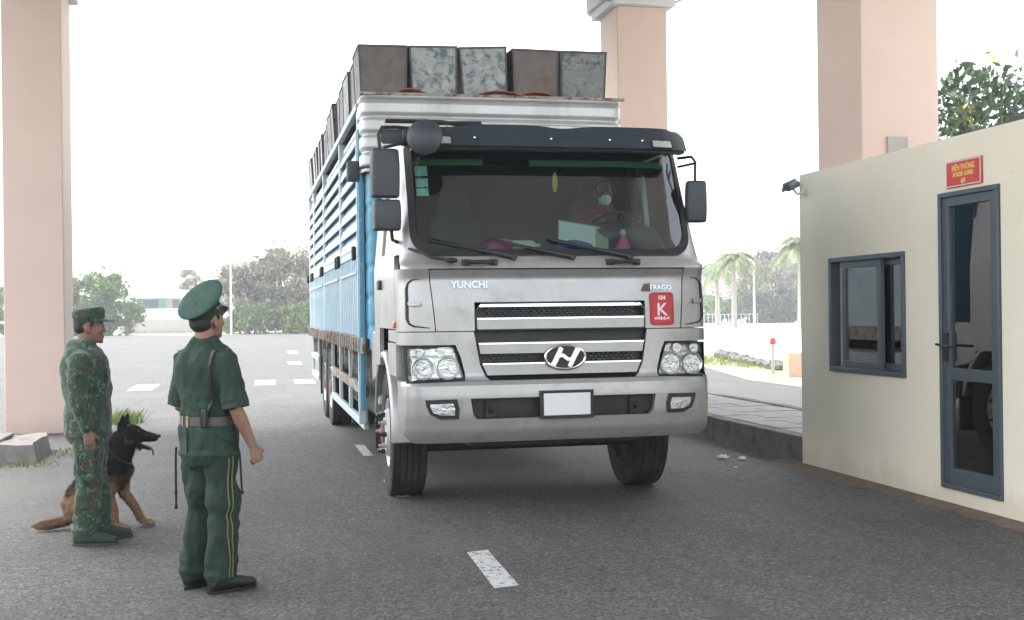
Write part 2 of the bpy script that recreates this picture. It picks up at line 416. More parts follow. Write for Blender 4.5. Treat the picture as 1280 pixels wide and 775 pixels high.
# flood lamps on the middle pillar's capital
for sx, lab in ((-1, 'small flood lamp on a slanting arm left of the pillar capital'), (1, 'small flood lamp on an arm at the far side of the capital')):
    t = thing('flood_lamp', lab, 'lamp', (5.59 + sx * .375, 16.5, 5.95))
    b = MB(); b.tube([(sx * .1, -.05, .02), (sx * .3, -.08, .1 if sx > 0 else .06), (sx * .42, -.1, .14 if sx > 0 else .1)], .018); b.build('arm', 'galvanised', t)
    M_ = frame((sx * .45, -.1, .15 if sx > 0 else .1), (sx * .8, -.2, -.3))
    b = MB(); b.lathe([(.02, -.1), (.05, -.09), (.075, .02), (.08, .06), (.07, .055), (.0, .03)], 16, M_); b.build('lamp_head', 'camera_housing', t)

# concrete block in front of the left pillar
t = thing('concrete_block', 'broken concrete kerb block in front of the pale pink pillar', 'kerb block', (-2.9, 14.1, 0))
b = MB(); rg = random.Random(3)
ys = [13.5 - 14.1 + .62 * i / 1 for i in range(3)]
pts = []
NX, NY = 12, 6
def bp(i, j, z):
    x = -1.6 + 2.3 * i / NX; y = -.6 + 1.25 * j / NY
    if i == NX: x += rg.uniform(-.07, .02) - .05 * (z > .1)
    if j == 0: y += rg.uniform(-.02, .03)
    return (x, y, z + (rg.uniform(-.012, .012) if z > .1 else 0))
top = [[bp(i, j, .195) for j in range(NY + 1)] for i in range(NX + 1)]
bot = [[(top[i][j][0] + (.05 if i == NX else 0), top[i][j][1] - (.03 if j == 0 else 0), -.02) for j in range(NY + 1)] for i in range(NX + 1)]
V = [p for r in top for p in r] + [p for r in bot for p in r]; W_ = NY + 1; O_ = (NX + 1) * W_
F = [(i * W_ + j, (i + 1) * W_ + j, (i + 1) * W_ + j + 1, i * W_ + j + 1) for i in range(NX) for j in range(NY)]
F += [(i * W_, O_ + i * W_, O_ + (i + 1) * W_, (i + 1) * W_) for i in range(NX)]
F += [(NX * W_ + j, O_ + NX * W_ + j, O_ + NX * W_ + j + 1, NX * W_ + j + 1) for j in range(NY)]
F += [(i * W_ + NY, (i + 1) * W_ + NY, O_ + (i + 1) * W_ + NY, O_ + i * W_ + NY) for i in range(NX)]
F += [(j, j + 1, O_ + j + 1, O_ + j) for j in range(NY)]
b.add(V, F); b.build('block', 'block_concrete', t, smooth=25)
b = MB(); b.box(-1.5, .28, -.32, .5, .2, .232); b.build('top_slab', 'block_concrete', t, bevel=.008)

# ------------------------------------------------------------------ booth
booth = thing('guard_booth', 'cream guard booth with slate grey door and sliding window', 'booth', (6.7, 8, 0))
def wall_x(b, x0, x1, ys, zs, holes):
    """wall between x0 and x1 on a (y,z) grid with open cells; outer faces, back faces and reveals"""
    def solid(i, j): return 0 <= i < len(ys) - 1 and 0 <= j < len(zs) - 1 and (i, j) not in holes
    for i in range(len(ys) - 1):
        for j in range(len(zs) - 1):
            if not solid(i, j): continue
            y0, y1, z0, z1 = ys[i], ys[i + 1], zs[j], zs[j + 1]
            b.add([(x0, y0, z0), (x0, y1, z0), (x0, y1, z1), (x0, y0, z1)], [(0, 3, 2, 1)])
            b.add([(x1, y0, z0), (x1, y1, z0), (x1, y1, z1), (x1, y0, z1)], [(0, 1, 2, 3)])
            for di, dj, q in ((-1, 0, [(x0, y0, z0), (x1, y0, z0), (x1, y0, z1), (x0, y0, z1)]), (1, 0, [(x0, y1, z0), (x0, y1, z1), (x1, y1, z1), (x1, y1, z0)]),
                              (0, -1, [(x0, y0, z0), (x0, y1, z0), (x1, y1, z0), (x1, y0, z0)]), (0, 1, [(x0, y0, z1), (x1, y0, z1), (x1, y1, z1), (x0, y1, z1)])):
                if not solid(i + di, j + dj): b.add(q, [(0, 1, 2, 3)])
BX = 5.26
b = MB(); ys = [4.6, 7.62, 8.39, 8.9, 10.2, 10.81]; zs = [-.02, .14, .957, 2.0, 2.42, 2.835]
wall_x(b, BX - 6.7, BX + .16 - 6.7, [y - 8 for y in ys], zs, {(1, 1), (1, 2), (1, 3), (3, 2)})
b.build('front_wall', 'booth_cream', booth, fix=False, smooth=0)
b = MB(); b.box(BX + .16 - 6.7, 8.2 - 6.7, 2.66, 2.81, -.02, 2.835); b.build('end_wall', 'booth_cream', booth, smooth=0)
b = MB(); wall_x(b, 8.05 - 6.7, 8.2 - 6.7, [-3.4, -3.0, -.2, 2.66], [-.02, 1.0, 2.3, 2.835], {(1, 1)}); b.build('back_wall', 'booth_inside', booth, fix=False, smooth=0)  # unseen window opening added here to let light into the booth
w = MB(); w.box(8.1 - 6.7, 8.106 - 6.7, -3.0, -.2, 1.0, 2.3); w.build('added_light_pane', 'added_pane_glass', booth, smooth=0)  # glass of that added opening, out of view
b = MB(); b.box(BX + .16 - 6.7, 8.05 - 6.7, -3.4, -3.25, -.02, 2.835); b.build('end_wall', 'booth_cream', booth, smooth=0)
b = MB(); b.box(BX + .16 - 6.7, 8.05 - 6.7, -3.25, 2.66, 2.68, 2.83); b.build('roof', 'booth_inside', booth, smooth=0)
b = MB(); b.box(BX + .16 - 6.7, 8.05 - 6.7, -3.25, 2.66, -.02, .13); b.build('floor', 'booth_inside', booth, smooth=0)
b = MB(); b.box(BX + .25 - 6.7, BX + .8 - 6.7, .95, 2.3, .82, .86); b.box(BX + .27 - 6.7, BX + .31 - 6.7, 1.0, 1.05, .13, .82); b.box(BX + .27 - 6.7, BX + .31 - 6.7, 2.2, 2.25, .13, .82)
b.build('desk', 'booth_inside', booth, bevel=.004)
# things seen dimly through the panes
b = MB(); b.box(-.22, .22, -.2, .2, 0, .05); b.box(-.22, -.17, -.2, .2, .05, .5); b.box(-.2, -.16, -.2, -.16, -.45, 0); b.box(.16, .2, -.2, -.16, -.45, 0); b.box(-.2, -.16, .16, .2, -.45, 0); b.box(.16, .2, .16, .2, -.45, 0)
o = b.build('chair', 'black_plastic', None, bevel=.02, loc=(6.6, 9.35, .58)); tag(o, 'dark office chair seen through the booth window', 'chair')
b = MB()
for i in range(15): b.box(0, .02, -.45 + i * .06, -.405 + i * .06, 0, 1.5)
o = b.build('curtain', 'bracket_white', None, loc=(7.9, 9.9, .9)); tag(o, 'pale pleated curtain at the back of the booth', 'curtain')

# sliding window
win = MB()
def fr(b, x0, x1, y0, y1, z0, z1, t):
    b.box(x0, x1, y0, y1, z0, z0 + t); b.box(x0, x1, y0, y1, z1 - t, z1)
    b.box(x0, x1, y0, y0 + t, z0 + t, z1 - t); b.box(x0, x1, y1 - t, y1, z0 + t, z1 - t)
w = MB(); fr(w, BX - .022 - 6.7, BX + .1 - 6.7, .902, 2.198, .96, 1.998, .042); wf = w.build('window', 'slate_aluminium', booth, bevel=.004)
for x, y0, y1, tw in ((.05, .945, 1.56, .055), (.0, 1.3, 1.98, .062)):
    w = MB(); fr(w, BX + x - 6.7, BX + x + .04 - 6.7, y0, y1, 1.004, 1.954, tw); w.build('sash', 'slate_aluminium', wf, bevel=.004)
    w = MB(); w.box(BX + x + .015 - 6.7, BX + x + .021 - 6.7, y0 + tw, y1 - tw, 1.004 + tw, 1.954 - tw); w.build('pane', 'booth_glass', wf, smooth=0)
w = MB(); w.box(BX + .045 - 6.7, BX + .085 - 6.7, 2.02, 2.075, 1.004, 1.954); w.build('track_stop', 'bracket_white', wf, bevel=.003)
# door
w = MB(); b0, b1, c0, c1 = 7.625 - 8, 8.385 - 8, .145, 2.415
fr(w, BX - .025 - 6.7, BX + .08 - 6.7, b0, b1, c0, c1, .036); dr = w.build('door', 'slate_aluminium', booth, bevel=.004)
w = MB(); xa, xb = BX - .008 - 6.7, BX + .05 - 6.7; y0, y1, z0, z1 = b0 + .038, b1 - .038, c0 + .038, c1 - .038
w.box(xa, xb, y0, y0 + .07, z0, z1); w.box(xa, xb, y1 - .075, y1, z0, z1)
w.box(xa, xb, y0 + .07, y1 - .075, z0, z0 + .12); w.box(xa, xb, y0 + .07, y1 - .075, z1 - .07, z1); w.box(xa, xb, y0 + .07, y1 - .075, .98, 1.07)
w.build('leaf_frame', 'slate_aluminium', dr, bevel=.004)
for za, zb in ((z0 + .12, .98), (1.07, z1 - .07)):
    w = MB(); w.box(BX + .018 - 6.7, BX + .025 - 6.7, y0 + .07, y1 - .075, za, zb); w.build('pane', 'booth_glass', dr, smooth=0)
w = MB(); w.box(BX - .022 - 6.7, BX - .008 - 6.7, y1 - .075, y1 - .03, 1.12, 1.34)
w.tube([(BX - .02 - 6.7, y1 - .052, 1.24), (BX - .06 - 6.7, y1 - .052, 1.24), (BX - .068 - 6.7, y1 - .08, 1.24), (BX - .068 - 6.7, y1 - .21, 1.24)], .011)
w.tube([(BX - .02 - 6.7, y1 - .052, 1.24), (BX - .05 - 6.7, y1 - .02, 1.245), (BX - .05 - 6.7, y1 + .04, 1.25)], .009)
w.build('handle', 'black_plastic', dr)
# ceiling fan light seen through the top of the door
# red sign
sg = thing('door_sign', 'small red sign with yellow lettering above the booth door', 'sign', (BX, 8.045, 2.44))
b = MB(); b.box(-.018, -.002, -.225, .225, .004, .205); b.build('board', 'sign_red', sg, bevel=.003)
b = MB(); fr(b, -.0215, -.0185, -.222, .222, .008, .201, .008); b.build('border', 'bracket_white', sg, smooth=0)
Mt = Matrix(((0, 0, -1, -.0185), (-1, 0, 0, 0), (0, 1, 0, 0), (0, 0, 0, 1)))
for s_, z_, sz, x_ in (('BIÊN PHÒNG', .128, .062, .8), ('BORDER GUARD', .083, .048, .72), ('រដ្ឋ១៥៤'[:4], .032, .05, .8)):
    M2 = Mt.copy(); M2[2][3] = z_
    text_mesh(s_, sz, 'lettering', 'sign_yellow', sg, M2, .0015, xs=x_, bold=.0012)
# surveillance camera on the booth corner
cc = thing('surveillance_camera', 'grey bullet security camera on the corner of the booth wall', 'camera', (BX, 10.68, 2.66))
b = MB(); M_ = frame((0, 0, 0), (-1, 0, 0)); b.lathe([(.0, -.002), (.04, 0), (.04, .012), (.02, .02), (.0, .022)], 16, M_); b.tube([(-.01, 0, 0), (-.08, .01, -.02), (-.12, .02, .03)], .014); b.build('bracket', 'bracket_white', cc)
M_ = frame((-.12, .02, .06), (-.75, -.55, -.28))
b = MB(); b.lathe([(.0, -.09), (.03, -.09), (.036, -.08), (.036, .1), (.03, .11), (.024, .1), (.0, .1)], 20, M_); b.build('housing', 'camera_housing', cc)
b = MB(); b.box(-.042, .042, .02, .045, -.1, .14, M_ @ Matrix.Rotation(pi / 2, 4, 'Z')); b.build('sun_shield', 'camera_housing', cc, bevel=.004)
b = MB(); b.tube([(-.02, 0, .03), (-.012, 0, .1), (-.012, .03, .17)], .006); b.build('cable', 'bracket_white', cc)

# low stone edging, pink wall end and marker post beyond the side lane
rg = random.Random(5)
def stone_row(x0, y0, x1, y1, n):
    t = thing('stone_edging', 'low edging of rough grey stones beside the grassy verge', 'edging', (x0, y0, 0), atan2(y1 - y0, x1 - x0)); L = hypot(x1 - x0, y1 - y0)
    for i in range(n):
        b = MB(); w = L / n; b.ball((i * w + w / 2, rg.uniform(-.03, .03), .08), (w * .56, .18 + rg.uniform(-.03, .03), .14 + rg.uniform(-.05, .04)), n=10)
        b.v = [(x + rg.uniform(-.03, .03), y + rg.uniform(-.03, .03), max(-.01, z + rg.uniform(-.03, .03))) for x, y, z in b.v]
        b.build('stone', 'kerb_concrete', t, smooth=20)
stone_row(12.75, 27.2, 14.4, 35.4, 22)
mat('pink_render', (.62, .42, .3), .9, var=.1)
b = MB(); b.box(0, 3.2, 0, .3, 0, .54); o = b.build('low_wall', 'pink_render', None, bevel=.01, loc=(11.62, 24.5, 0)); tag(o, 'low salmon pink wall end beside the side lane', 'wall')
t = thing('marker_post', 'slim grey marker post with a red cap by the verge', 'post', (11.82, 25.75, 0))
b = MB(); b.tube([(0, 0, 0), (0, 0, .7)], .035, 10); b.build('shaft', 'galvanised', t)
b = MB(); b.lathe([(.0, .7), (.07, .7), (.075, .78), (.05, .84), (.0, .85)], 12); b.build('cap', 'sign_red', t)
# ================================================================== TRUCK
mat('silver_paint', (.385, .38, .38), .37, .5, var=.08, vs_=2.5, coat=.25, c2=(.285, .27, .25), s2=5.5, t2=(.5, .85))
mat('silver_trim', (.32, .325, .33), .34, .6, var=.05)
mat('chrome', (.8, .8, .8), .12, 1, var=.03)
mat('dark_grey_plastic', (.034, .042, .052), .48, var=.1, vs_=8)
mat('visor_grey', (.02, .03, .04), .33, .0, var=.08, coat=.2)
mat('grille_black', (.012, .013, .015), .5, var=.1)
mat('blue_paint', (.10, .33, .47), .5, .0, var=.14, vs_=3, c2=(.42, .52, .56), s2=5, t2=(.55, .7), bump=.15, bs=30)
mat('pale_blue_paint', (.50, .58, .60), .5, 0, var=.12, vs_=3, c2=(.30, .48, .56), s2=2.5, t2=(.55, .7), bump=.1)
mat('gate_blue', (.06, .27, .42), .5, .0, var=.2, vs_=4, c2=(.25, .42, .5), s2=6, t2=(.58, .72), bump=.15, bs=30)
mat('ribbed_silver', (.52, .53, .53), .38, .5, var=.1, vs_=2, stretch=(1, 1, .3), c2=(.42, .43, .42), s2=3)
mat('rusty_rail', (.36, .34, .31), .75, .1, var=.2, vs_=6, c2=(.17, .09, .055), s2=9, t2=(.46, .6), bump=.4, bs=40)
mat('chassis_black', (.014, .014, .015), .7, var=.25, vs_=5)
mat('tyre_rubber', (.02, .02, .021), .85, var=.2, vs_=6, c2=(.05, .047, .043), s2=5, t2=(.5, .8), bump=.15)
mat('wheel_white', (.55, .54, .52), .5, .2, var=.15, c2=(.3, .26, .22), s2=7)
mat('wheel_rust', (.22, .07, .05), .7, .1, var=.3)
mat('amber_lens', (.55, .13, .04), .3, var=.03)
mat('lamp_reflector', (.72, .73, .74), .22, .85, var=.15, vs_=30, bump=1.0, bs=26)
mat('sticker_red', (.47, .018, .035), .4, var=.08)
mat('sticker_white', (.8, .72, .72), .5, var=.03)
mat('badge_metal', (.4, .41, .42), .2, .95, var=.03)
mat('badge_dark', (.05, .012, .015), .3, var=.05)
mat('plate_white', (.72, .72, .72), .5, var=.03)
mat('cab_lining', (.04, .06, .06), .85, var=.1)
mat('seat_fabric', (.036, .04, .043), .95, var=.2)
mat('tint_strip', (.06, .17, .09), .5, var=.08)
mat('sticker_teal', (.35, .6, .55), .5, var=.15, vs_=25)
mat_glass('windscreen_glass', (.64, .8, .77), .11, .015)
mat_glass('side_glass', (.75, .85, .83), .05, .015)
mat_glass('lens_clear', (.92, .94, .94), .07, .02)

TX, TY = 2.32, 8.72
truck = thing('cargo_truck', 'silver cab truck with blue slatted cargo body parked in the lane', 'truck', (TX, TY, 0))
def lerp(tab, z):
    if z <= tab[0][0]: return tab[0][1]
    for (a, p), (b, q) in zip(tab, tab[1:]):
        if z <= b: t = (z - a) / (b - a); return p + (q - p) * t
    return tab[-1][1]
Y0 = [(.5, .17), (.58, .07), (.66, .025), (.78, .004), (.92, 0), (1.0, .008), (1.03, .03), (1.06, .058), (1.4, .075), (1.6, .085), (1.78, .118), (1.80, .12), (1.865, .083), (1.89, .09), (1.98, .16), (2.06, .195), (2.82, .47), (3.0, .6)]
WT = [(.5, 1.215), (1.9, 1.22), (2.1, 1.2), (2.9, 1.125)]
def W(z): return lerp(WT, z)
def cy(x, z, n=None, c=.36):
    n = n or (5.0 if z < 1.9 else 4.0)
    t = min(1, abs(x) / W(z)); return lerp(Y0, z) + c * (1 - (1 - t ** n) ** (1 / n))
def fn(v): return v if callable(v) else (lambda z: v)
def patch(b, xl, xr, z0, z1, off=0, depth=.025, nx=None, nz=None, surf=None, zfn=None):
    """panel on the cab skin between x = xl(z) and xr(z), turned in at its edges"""
    xl, xr, surf = fn(xl), fn(xr), surf or cy
    nz = nz or max(2, int((z1 - z0) / .03) + 1); zs = [z0 + (z1 - z0) * j / nz for j in range(nz + 1)]
    nx = nx or max(3, int(abs(xr((z0 + z1) / 2) - xl((z0 + z1) / 2)) / .04) + 2)
    V = []
    for z in zs:
        w = W(z); a, c = max(-1, min(1, xl(z) / w)), max(-1, min(1, xr(z) / w)); a, c = math.asin(a), math.asin(c)
        for i in range(nx + 1):
            x = w * sin(a + (c - a) * i / nx); V.append((x, surf(x, z) - off, z if zfn is None else zfn(x, z)))
    n = nx + 1; F = [(j * n + i, j * n + i + 1, (j + 1) * n + i + 1, (j + 1) * n + i) for j in range(nz) for i in range(nx)]
    loop = [i for i in range(n)] + [j * n + nx for j in range(1, nz + 1)] + [nz * n + i for i in range(nx - 1, -1, -1)] + [j * n for j in range(nz - 1, 0, -1)]
    o = len(V); V += [(V[i][0] * (1 if abs(V[i][0]) < W(V[i][2]) - .02 else .985), V[i][1] + depth, V[i][2]) for i in loop]
    m = len(loop); F += [(loop[k], o + k, o + (k + 1) % m, loop[(k + 1) % m]) for k in range(m)]
    return b.add(V, F)
def rr(x0, x1, z0, z1, r, n=6):
    """rounded rectangle outline; r = radius or four radii (bl, br, tr, tl)"""
    r = r if isinstance(r, (list, tuple)) else [r] * 4; P = []
    for (cx, cz, a0), q in zip(((x0, z0, 180), (x1, z0, 270), (x1, z1, 0), (x0, z1, 90)), r):
        sx = 1 if cx == x0 else -1; sz = 1 if cz == z0 else -1
        for k in range(n + 1):
            a = radians(a0 + 90 * k / n); P.append((cx + sx * q + q * cos(a), cz + sz * q + q * sin(a)))
    return P
def oval_edges(poly):
    """left/right boundary functions of a convex outline"""
    def lim(z):
        xs = []
        for (a, p), (c, q) in zip(poly, poly[1:] + poly[:1]):
            if (p - z) * (q - z) <= 0 and p != q: xs.append(a + (c - a) * (z - p) / (q - p))
            elif p == q == z: xs += [a, c]
        return (min(xs), max(xs)) if xs else (0, 0)
    return (lambda z: lim(z)[0]), (lambda z: lim(z)[1])
def ppatch(b, poly, off=0, depth=.02, nx=None, nz=None, surf=None):
    zs = [p[1] for p in poly]; l, r = oval_edges(poly); e = 1e-4
    return patch(b, l, r, min(zs) + e, max(zs) - e, off, depth, nx, nz or 16, surf)
def ring(b, outer, inner, off=0, depth=.02, surf=None):
    s = surf or cy; O2, I2 = [], []
    for i in range(len(outer)):
        j = (i + 1) % len(outer); m = max(1, int(hypot(outer[j][0] - outer[i][0], outer[j][1] - outer[i][1]) / .04))
        for k in range(m): O2.append((outer[i][0] + (outer[j][0] - outer[i][0]) * k / m, outer[i][1] + (outer[j][1] - outer[i][1]) * k / m)); I2.append((inner[i][0] + (inner[j][0] - inner[i][0]) * k / m, inner[i][1] + (inner[j][1] - inner[i][1]) * k / m))
    outer, inner = O2, I2; n = len(outer)
    V = [(x, s(x, z) - off, z) for x, z in outer] + [(x, s(x, z) - off, z) for x, z in inner]
    V += [(x, y + depth, z) for x, y, z in V]
    F = []
    for i in range(n):
        j = (i + 1) % n
        F += [(i, j, n + j, n + i), (2 * n + i, 2 * n + j, j, i), (n + i, n + j, 3 * n + j, 3 * n + i)]
    return b.add(V, F)
def grow(poly, d):
    cx = sum(p[0] for p in poly) / len(poly); cz = sum(p[1] for p in poly) / len(poly)
    w = max(abs(p[0] - cx) for p in poly); h = max(abs(p[1] - cz) for p in poly)
    return [(cx + (x - cx) * (w + d) / w, cz + (z - cz) * (h + d) / h) for x, z in poly]

# --- front skin
b = MB(); hx = lambda z: .955 - .0 + (z - 1.4) * .09
patch(b, lambda z: -hx(z), hx, 1.405, 1.862, 0, .03, nx=40, nz=18)
b2 = b
# the hood is cut by the upper grille: keep the part above, beside it
b = MB()
patch(b, lambda z: -hx(z), hx, 1.618, 1.862, 0, .03, nx=44, nz=14)
patch(b, lambda z: -hx(z), -.668, 1.405, 1.618, 0, .03, nx=10, nz=8); patch(b, .668, hx, 1.405, 1.618, 0, .03, nx=10, nz=8)
hood = b.build('hood_panel', 'silver_paint', truck, smooth=50)
b = MB(); patch(b, lambda z: -W(z) * .985, lambda z: W(z) * .985, 1.872, 2.0, 0, .03, nx=60, nz=5); b.build('cowl_panel', 'silver_paint', truck, smooth=50)
for s in (-1, 1):
    x_in = (lambda z, s=s: s * (hx(z) + .008)); x_out = (lambda z, s=s: s * W(z))
    # corner deflector with its vertical grip slot
    b = MB(); a, c = (x_out, x_in) if s < 0 else (x_in, x_out)
    patch(b, a, c, 1.405, 1.872, .004, .03)
    df = b.build('corner_deflector', 'silver_paint', truck, smooth=50)
    b = MB(); gp = [(.995, 1.80), (1.06, 1.797), (1.12, 1.79), (1.15, 1.765), (1.162, 1.72), (1.162, 1.6), (1.162, 1.5), (1.15, 1.465), (1.12, 1.445), (1.06, 1.436), (1.0, 1.43)]
    b.tube([(s * x, cy(s * x, z) - .002, z) for x, z in gp], [.004, .006, .008, .011, .014, .015, .014, .010, .008, .006, .004], 6); b.build('groove', 'grille_black', df)
    b = MB(); ppatch(b, rr(min(s * 1.16, s * 1.07), max(s * 1.16, s * 1.07), 1.595, 1.632, .015), .03, .04); b.build('grip_tab', 'silver_trim', df)
    if s > 0: b = MB(); patch(b, 1.15, 1.185, 1.49, 1.75, .006, .02, nx=4); b.build('grip_slot', 'grille_black', df)
# headlight surround, lower front
gl = lambda z: lerp([(1.0, .50), (1.05, .585), (1.15, .63), (1.4, .672)], z)
for s in (-1, 1):
    b = MB(); o = lambda z, s=s: s * W(z); g = lambda z, s=s: s * (gl(z) + .006)
    hi = lambda z, s=s: s * (lerp([(1.03, .762), (1.08, .755), (1.22, .79), (1.3, .825)], z) - .008)
    a, c = (o, g) if s < 0 else (g, o); patch(b, a, c, 1.303, 1.398, .006, .03, nx=16)
    a, c = (hi, g) if s < 0 else (g, hi); patch(b, a, c, 1.035, 1.303, .006, .03, nx=5)
    b.build('headlight_surround', 'silver_paint', truck, smooth=50)

# --- headlights
for s in (-1, 1):
    hl = thing('headlight', None, None); hl.parent = truck
    poly = [(s * .765, 1.04), (s * 1.175, 1.026), (s * 1.182, 1.285), (s * .86, 1.296), (s * .825, 1.28), (s * .76, 1.07)]
    if s > 0: poly = poly[::-1]
    b = MB(); ppatch(b, grow(poly, -.004), -.05, .01, nx=10); b.build('bowl', 'lamp_reflector', hl)
    for x, z, r in ((.875, 1.13, .088), (1.06, 1.125, .085)):
        M_ = frame((s * x, cy(s * x, z) + .046, z), (0, -1, 0))
        b = MB(); b.lathe([(.02, .0), (r * .5, .008), (r * .85, .02), (r, .036), (r * .98, .038), (r * .8, .022)], 20, M_); b.build('reflector', 'lamp_reflector', hl, smooth=12)
        b = MB(); b.ball((s * x, cy(s * x, z) + .036, z), (.02, .018, .02)); b.build('bulb', 'chrome', hl)
    for x in (.93, 1.08):
        M_ = frame((s * x, cy(s * x, 1.25) + .045, 1.25), (0, -1, 0)); b = MB(); b.lathe([(.01, 0), (.03, .01), (.036, .03)], 16, M_); b.build('indicator', 'lamp_reflector', hl, smooth=12)
    b = MB(); patch(b, min(s * .83, s * 1.17), max(s * .83, s * 1.17), 1.214, 1.226, -.03, .05); b.build('divider', 'silver_trim', hl)
    b = MB(); ppatch(b, grow(poly, -.002), .0, .004, nx=12); b.build('lens', 'lens_clear', hl)
    b = MB(); ring(b, grow(poly, .006), grow(poly, -.008), .003, .08); b.build('gasket', 'rubber_seal', hl)

# --- grille
gr = thing('grille', None, None); gr.parent = truck
b = MB(); patch(b, lambda z: -gl(z), gl, 1.005, 1.405, -.07, .01); ppatch(b, rr(-.66, .66, 1.402, 1.612, (.01, .01, .09, .09)), -.07, .01); b.build('backing', 'grille_black', gr)
up = rr(-.664, .664, 1.406, 1.614, (.015, .015, .085, .085)); b = MB(); ring(b, up, grow(up, -.012), .012, .07); b.build('frame', 'grille_black', gr)
def bar(z0, z1, zc, inset, off, name='grille_bar'):
    b = MB(); patch(b, lambda z: -(gl(z) - inset), lambda z: gl(z) - inset, z0, z1, off, .06, nz=4, nx=40); p = b.build(name, 'silver_trim', gr, smooth=50)
    b = MB(); patch(b, lambda z: -(gl(z) - inset), lambda z: gl(z) - inset, z1, zc, off + .008, .05, nz=2, nx=40); b.build('chrome_strip', 'chrome', p); return p
bar(1.412, 1.488, 1.5, .02, .01)
b = MB(); tp = lambda z: .648 - .9 * max(0, z - 1.575) ** 1.0; patch(b, lambda z: -tp(z), tp, 1.582, 1.602, .012, .05, nx=40, nz=4); b.build('chrome_strip', 'chrome', gr)
bar(1.232, 1.302, 1.314, .012, .012); bar(1.072, 1.15, 1.162, .014, .012)
# mesh inserts: rows of little bars
def insert(z0, z1, rows, xm):
    b = MB()
    for r_ in range(rows):
        z = z0 + (z1 - z0) * (r_ + .5) / rows; x = -xm + (.02 if r_ % 2 else 0)
        while x < xm:
            y = cy(x, z) + .03; b.box(x, x + .027, y, y + .02, z - .005, z + .005); x += .04
    b.build('mesh_insert', 'dark_grey_plastic', gr, smooth=0)
insert(1.505, 1.578, 4, .58); insert(1.166, 1.23, 3, .56)
# emblem: chrome oval with a slanted letter bridging it
em = thing('emblem', None, None); em.parent = truck; ex, ez, ea, eb = .013, 1.196, .155, .088
ey = cy(0, ez) - .03
b = MB(); n = 48; P = [(ex + cos(2 * pi * k / n) * ea, ey, ez + sin(2 * pi * k / n) * eb) for k in range(n)]; b.tube(P, .012, 8, True); b.build('oval_ring', 'chrome', em)
b = MB(); b.prism([(ex + cos(2 * pi * k / n) * ea, ez + sin(2 * pi * k / n) * eb) for k in range(n)], ey + .002, ey + .05); b.build('oval_disc', 'grille_black', em)
b = MB()
def stroke(pts, w0, w1, lift=0):
    L = []; Rr = []
    for i, (x, z) in enumerate(pts):
        a = pts[max(0, i - 1)]; c = pts[min(len(pts) - 1, i + 1)]; d = Vector((c[0] - a[0], c[1] - a[1])).normalized(); t = i / (len(pts) - 1); w = w0 + (w1 - w0) * t
        L.append((x - d.y * w, z + d.x * w)); Rr.append((x + d.y * w, z - d.x * w))
    b.prism(L + Rr[::-1], ey - .012 - lift, ey + .003 - lift)
stroke([(ex - .10, ez - .062), (ex - .075, ez - .02), (ex - .052, ez + .03), (ex - .03, ez + .073)], .021, .016)
stroke([(ex + .03, ez - .073), (ex + .052, ez - .03), (ex + .075, ez + .02), (ex + .10, ez + .062)], .016, .021)
stroke([(ex - .062, ez + .008), (ex - .02, ez + .016), (ex + .02, ez - .016), (ex + .062, ez - .008)], .014, .014, .003)
b.build('letter', 'chrome', em)

# --- bumper, split round its openings
bs = lambda x, z: cy(x, z) if z > .0 else 0
bw = lambda z: W(z) - .0
B = MB()
patch(B, lambda z: -bw(z), bw, .905, 1.0, 0, .05, nx=70, nz=5)
def top_lip(x, z): return cy(x, .999) + (z - 1.0) * 1.3
patch(B, lambda z: -bw(z), lambda z: bw(z), 1.0, 1.032, 0, .05, nx=70, nz=3)
lo = lambda x, z: cy(x, z)
for z0, z1 in ((.75, .905),):
    patch(B, lambda z: -bw(z), lambda z: lerp([(.74, -.66), (.78, -.70), (.905, -.72)], z), z0, z1, 0, .05, nx=24, nz=6)
    patch(B, lambda z: lerp([(.74, .66), (.78, .70), (.905, .72)], z), bw, z0, z1, 0, .05, nx=24, nz=6)
patch(B, lambda z: -bw(z) + lerp([(.56, .10), (.62, .03), (.7, 0)], z), lambda z: bw(z) - lerp([(.56, .10), (.62, .03), (.7, 0)], z), .572, .75, 0, .05, nx=70, nz=8)
bumper = B.build('bumper', 'silver_paint', truck, smooth=50)
b = MB(); patch(b, -.72, .72, .74, .91, -.075, .01); b.build('intake', 'grille_black', bumper)
for s in (-1, 1):
    b = MB(); b.box(min(s * .52, s * .6), max(s * .52, s * .6), .04, .09, .76, .88); b.tube([(s * .56, .03, .80), (s * .56, .0, .82), (s * .56, .03, .84)], .012); b.build('tow_hook', 'chassis_black', bumper)
    poly = [(s * .79, .765), (s * .95, .762), (s * 1.02, .785), (s * 1.05, .845), (s * 1.06, .892), (s * .81, .897), (s * .785, .83)]
    if s > 0: poly = poly[::-1]
    fg = thing('fog_lamp', None, None); fg.parent = truck
    q = [(s * .835, .782), (s * .94, .782), (s * 1.0, .805), (s * 1.022, .85), (s * 1.026, .875), (s * .845, .878), (s * .83, .83)]
    if s > 0: q = q[::-1]
    b = MB(); ppatch(b, q, .003, .01); b.build('reflector', 'lamp_reflector', fg)
    b = MB(); ppatch(b, q, .010, .003); b.build('lens', 'lens_clear', fg)
    b = MB(); ring(b, grow(q, .026), grow(q, -.004), .014, .03); b.build('bezel', 'grille_black', fg)
b = MB(); b.box(-.20, .22, -.016, -.004, .74, .952); b.build('plate_holder', 'grille_black', truck, bevel=.004)
b = MB(); b.box(-.17, .19, -.028, -.017, .765, .93); b.build('number_plate', 'plate_white', truck, bevel=.003)
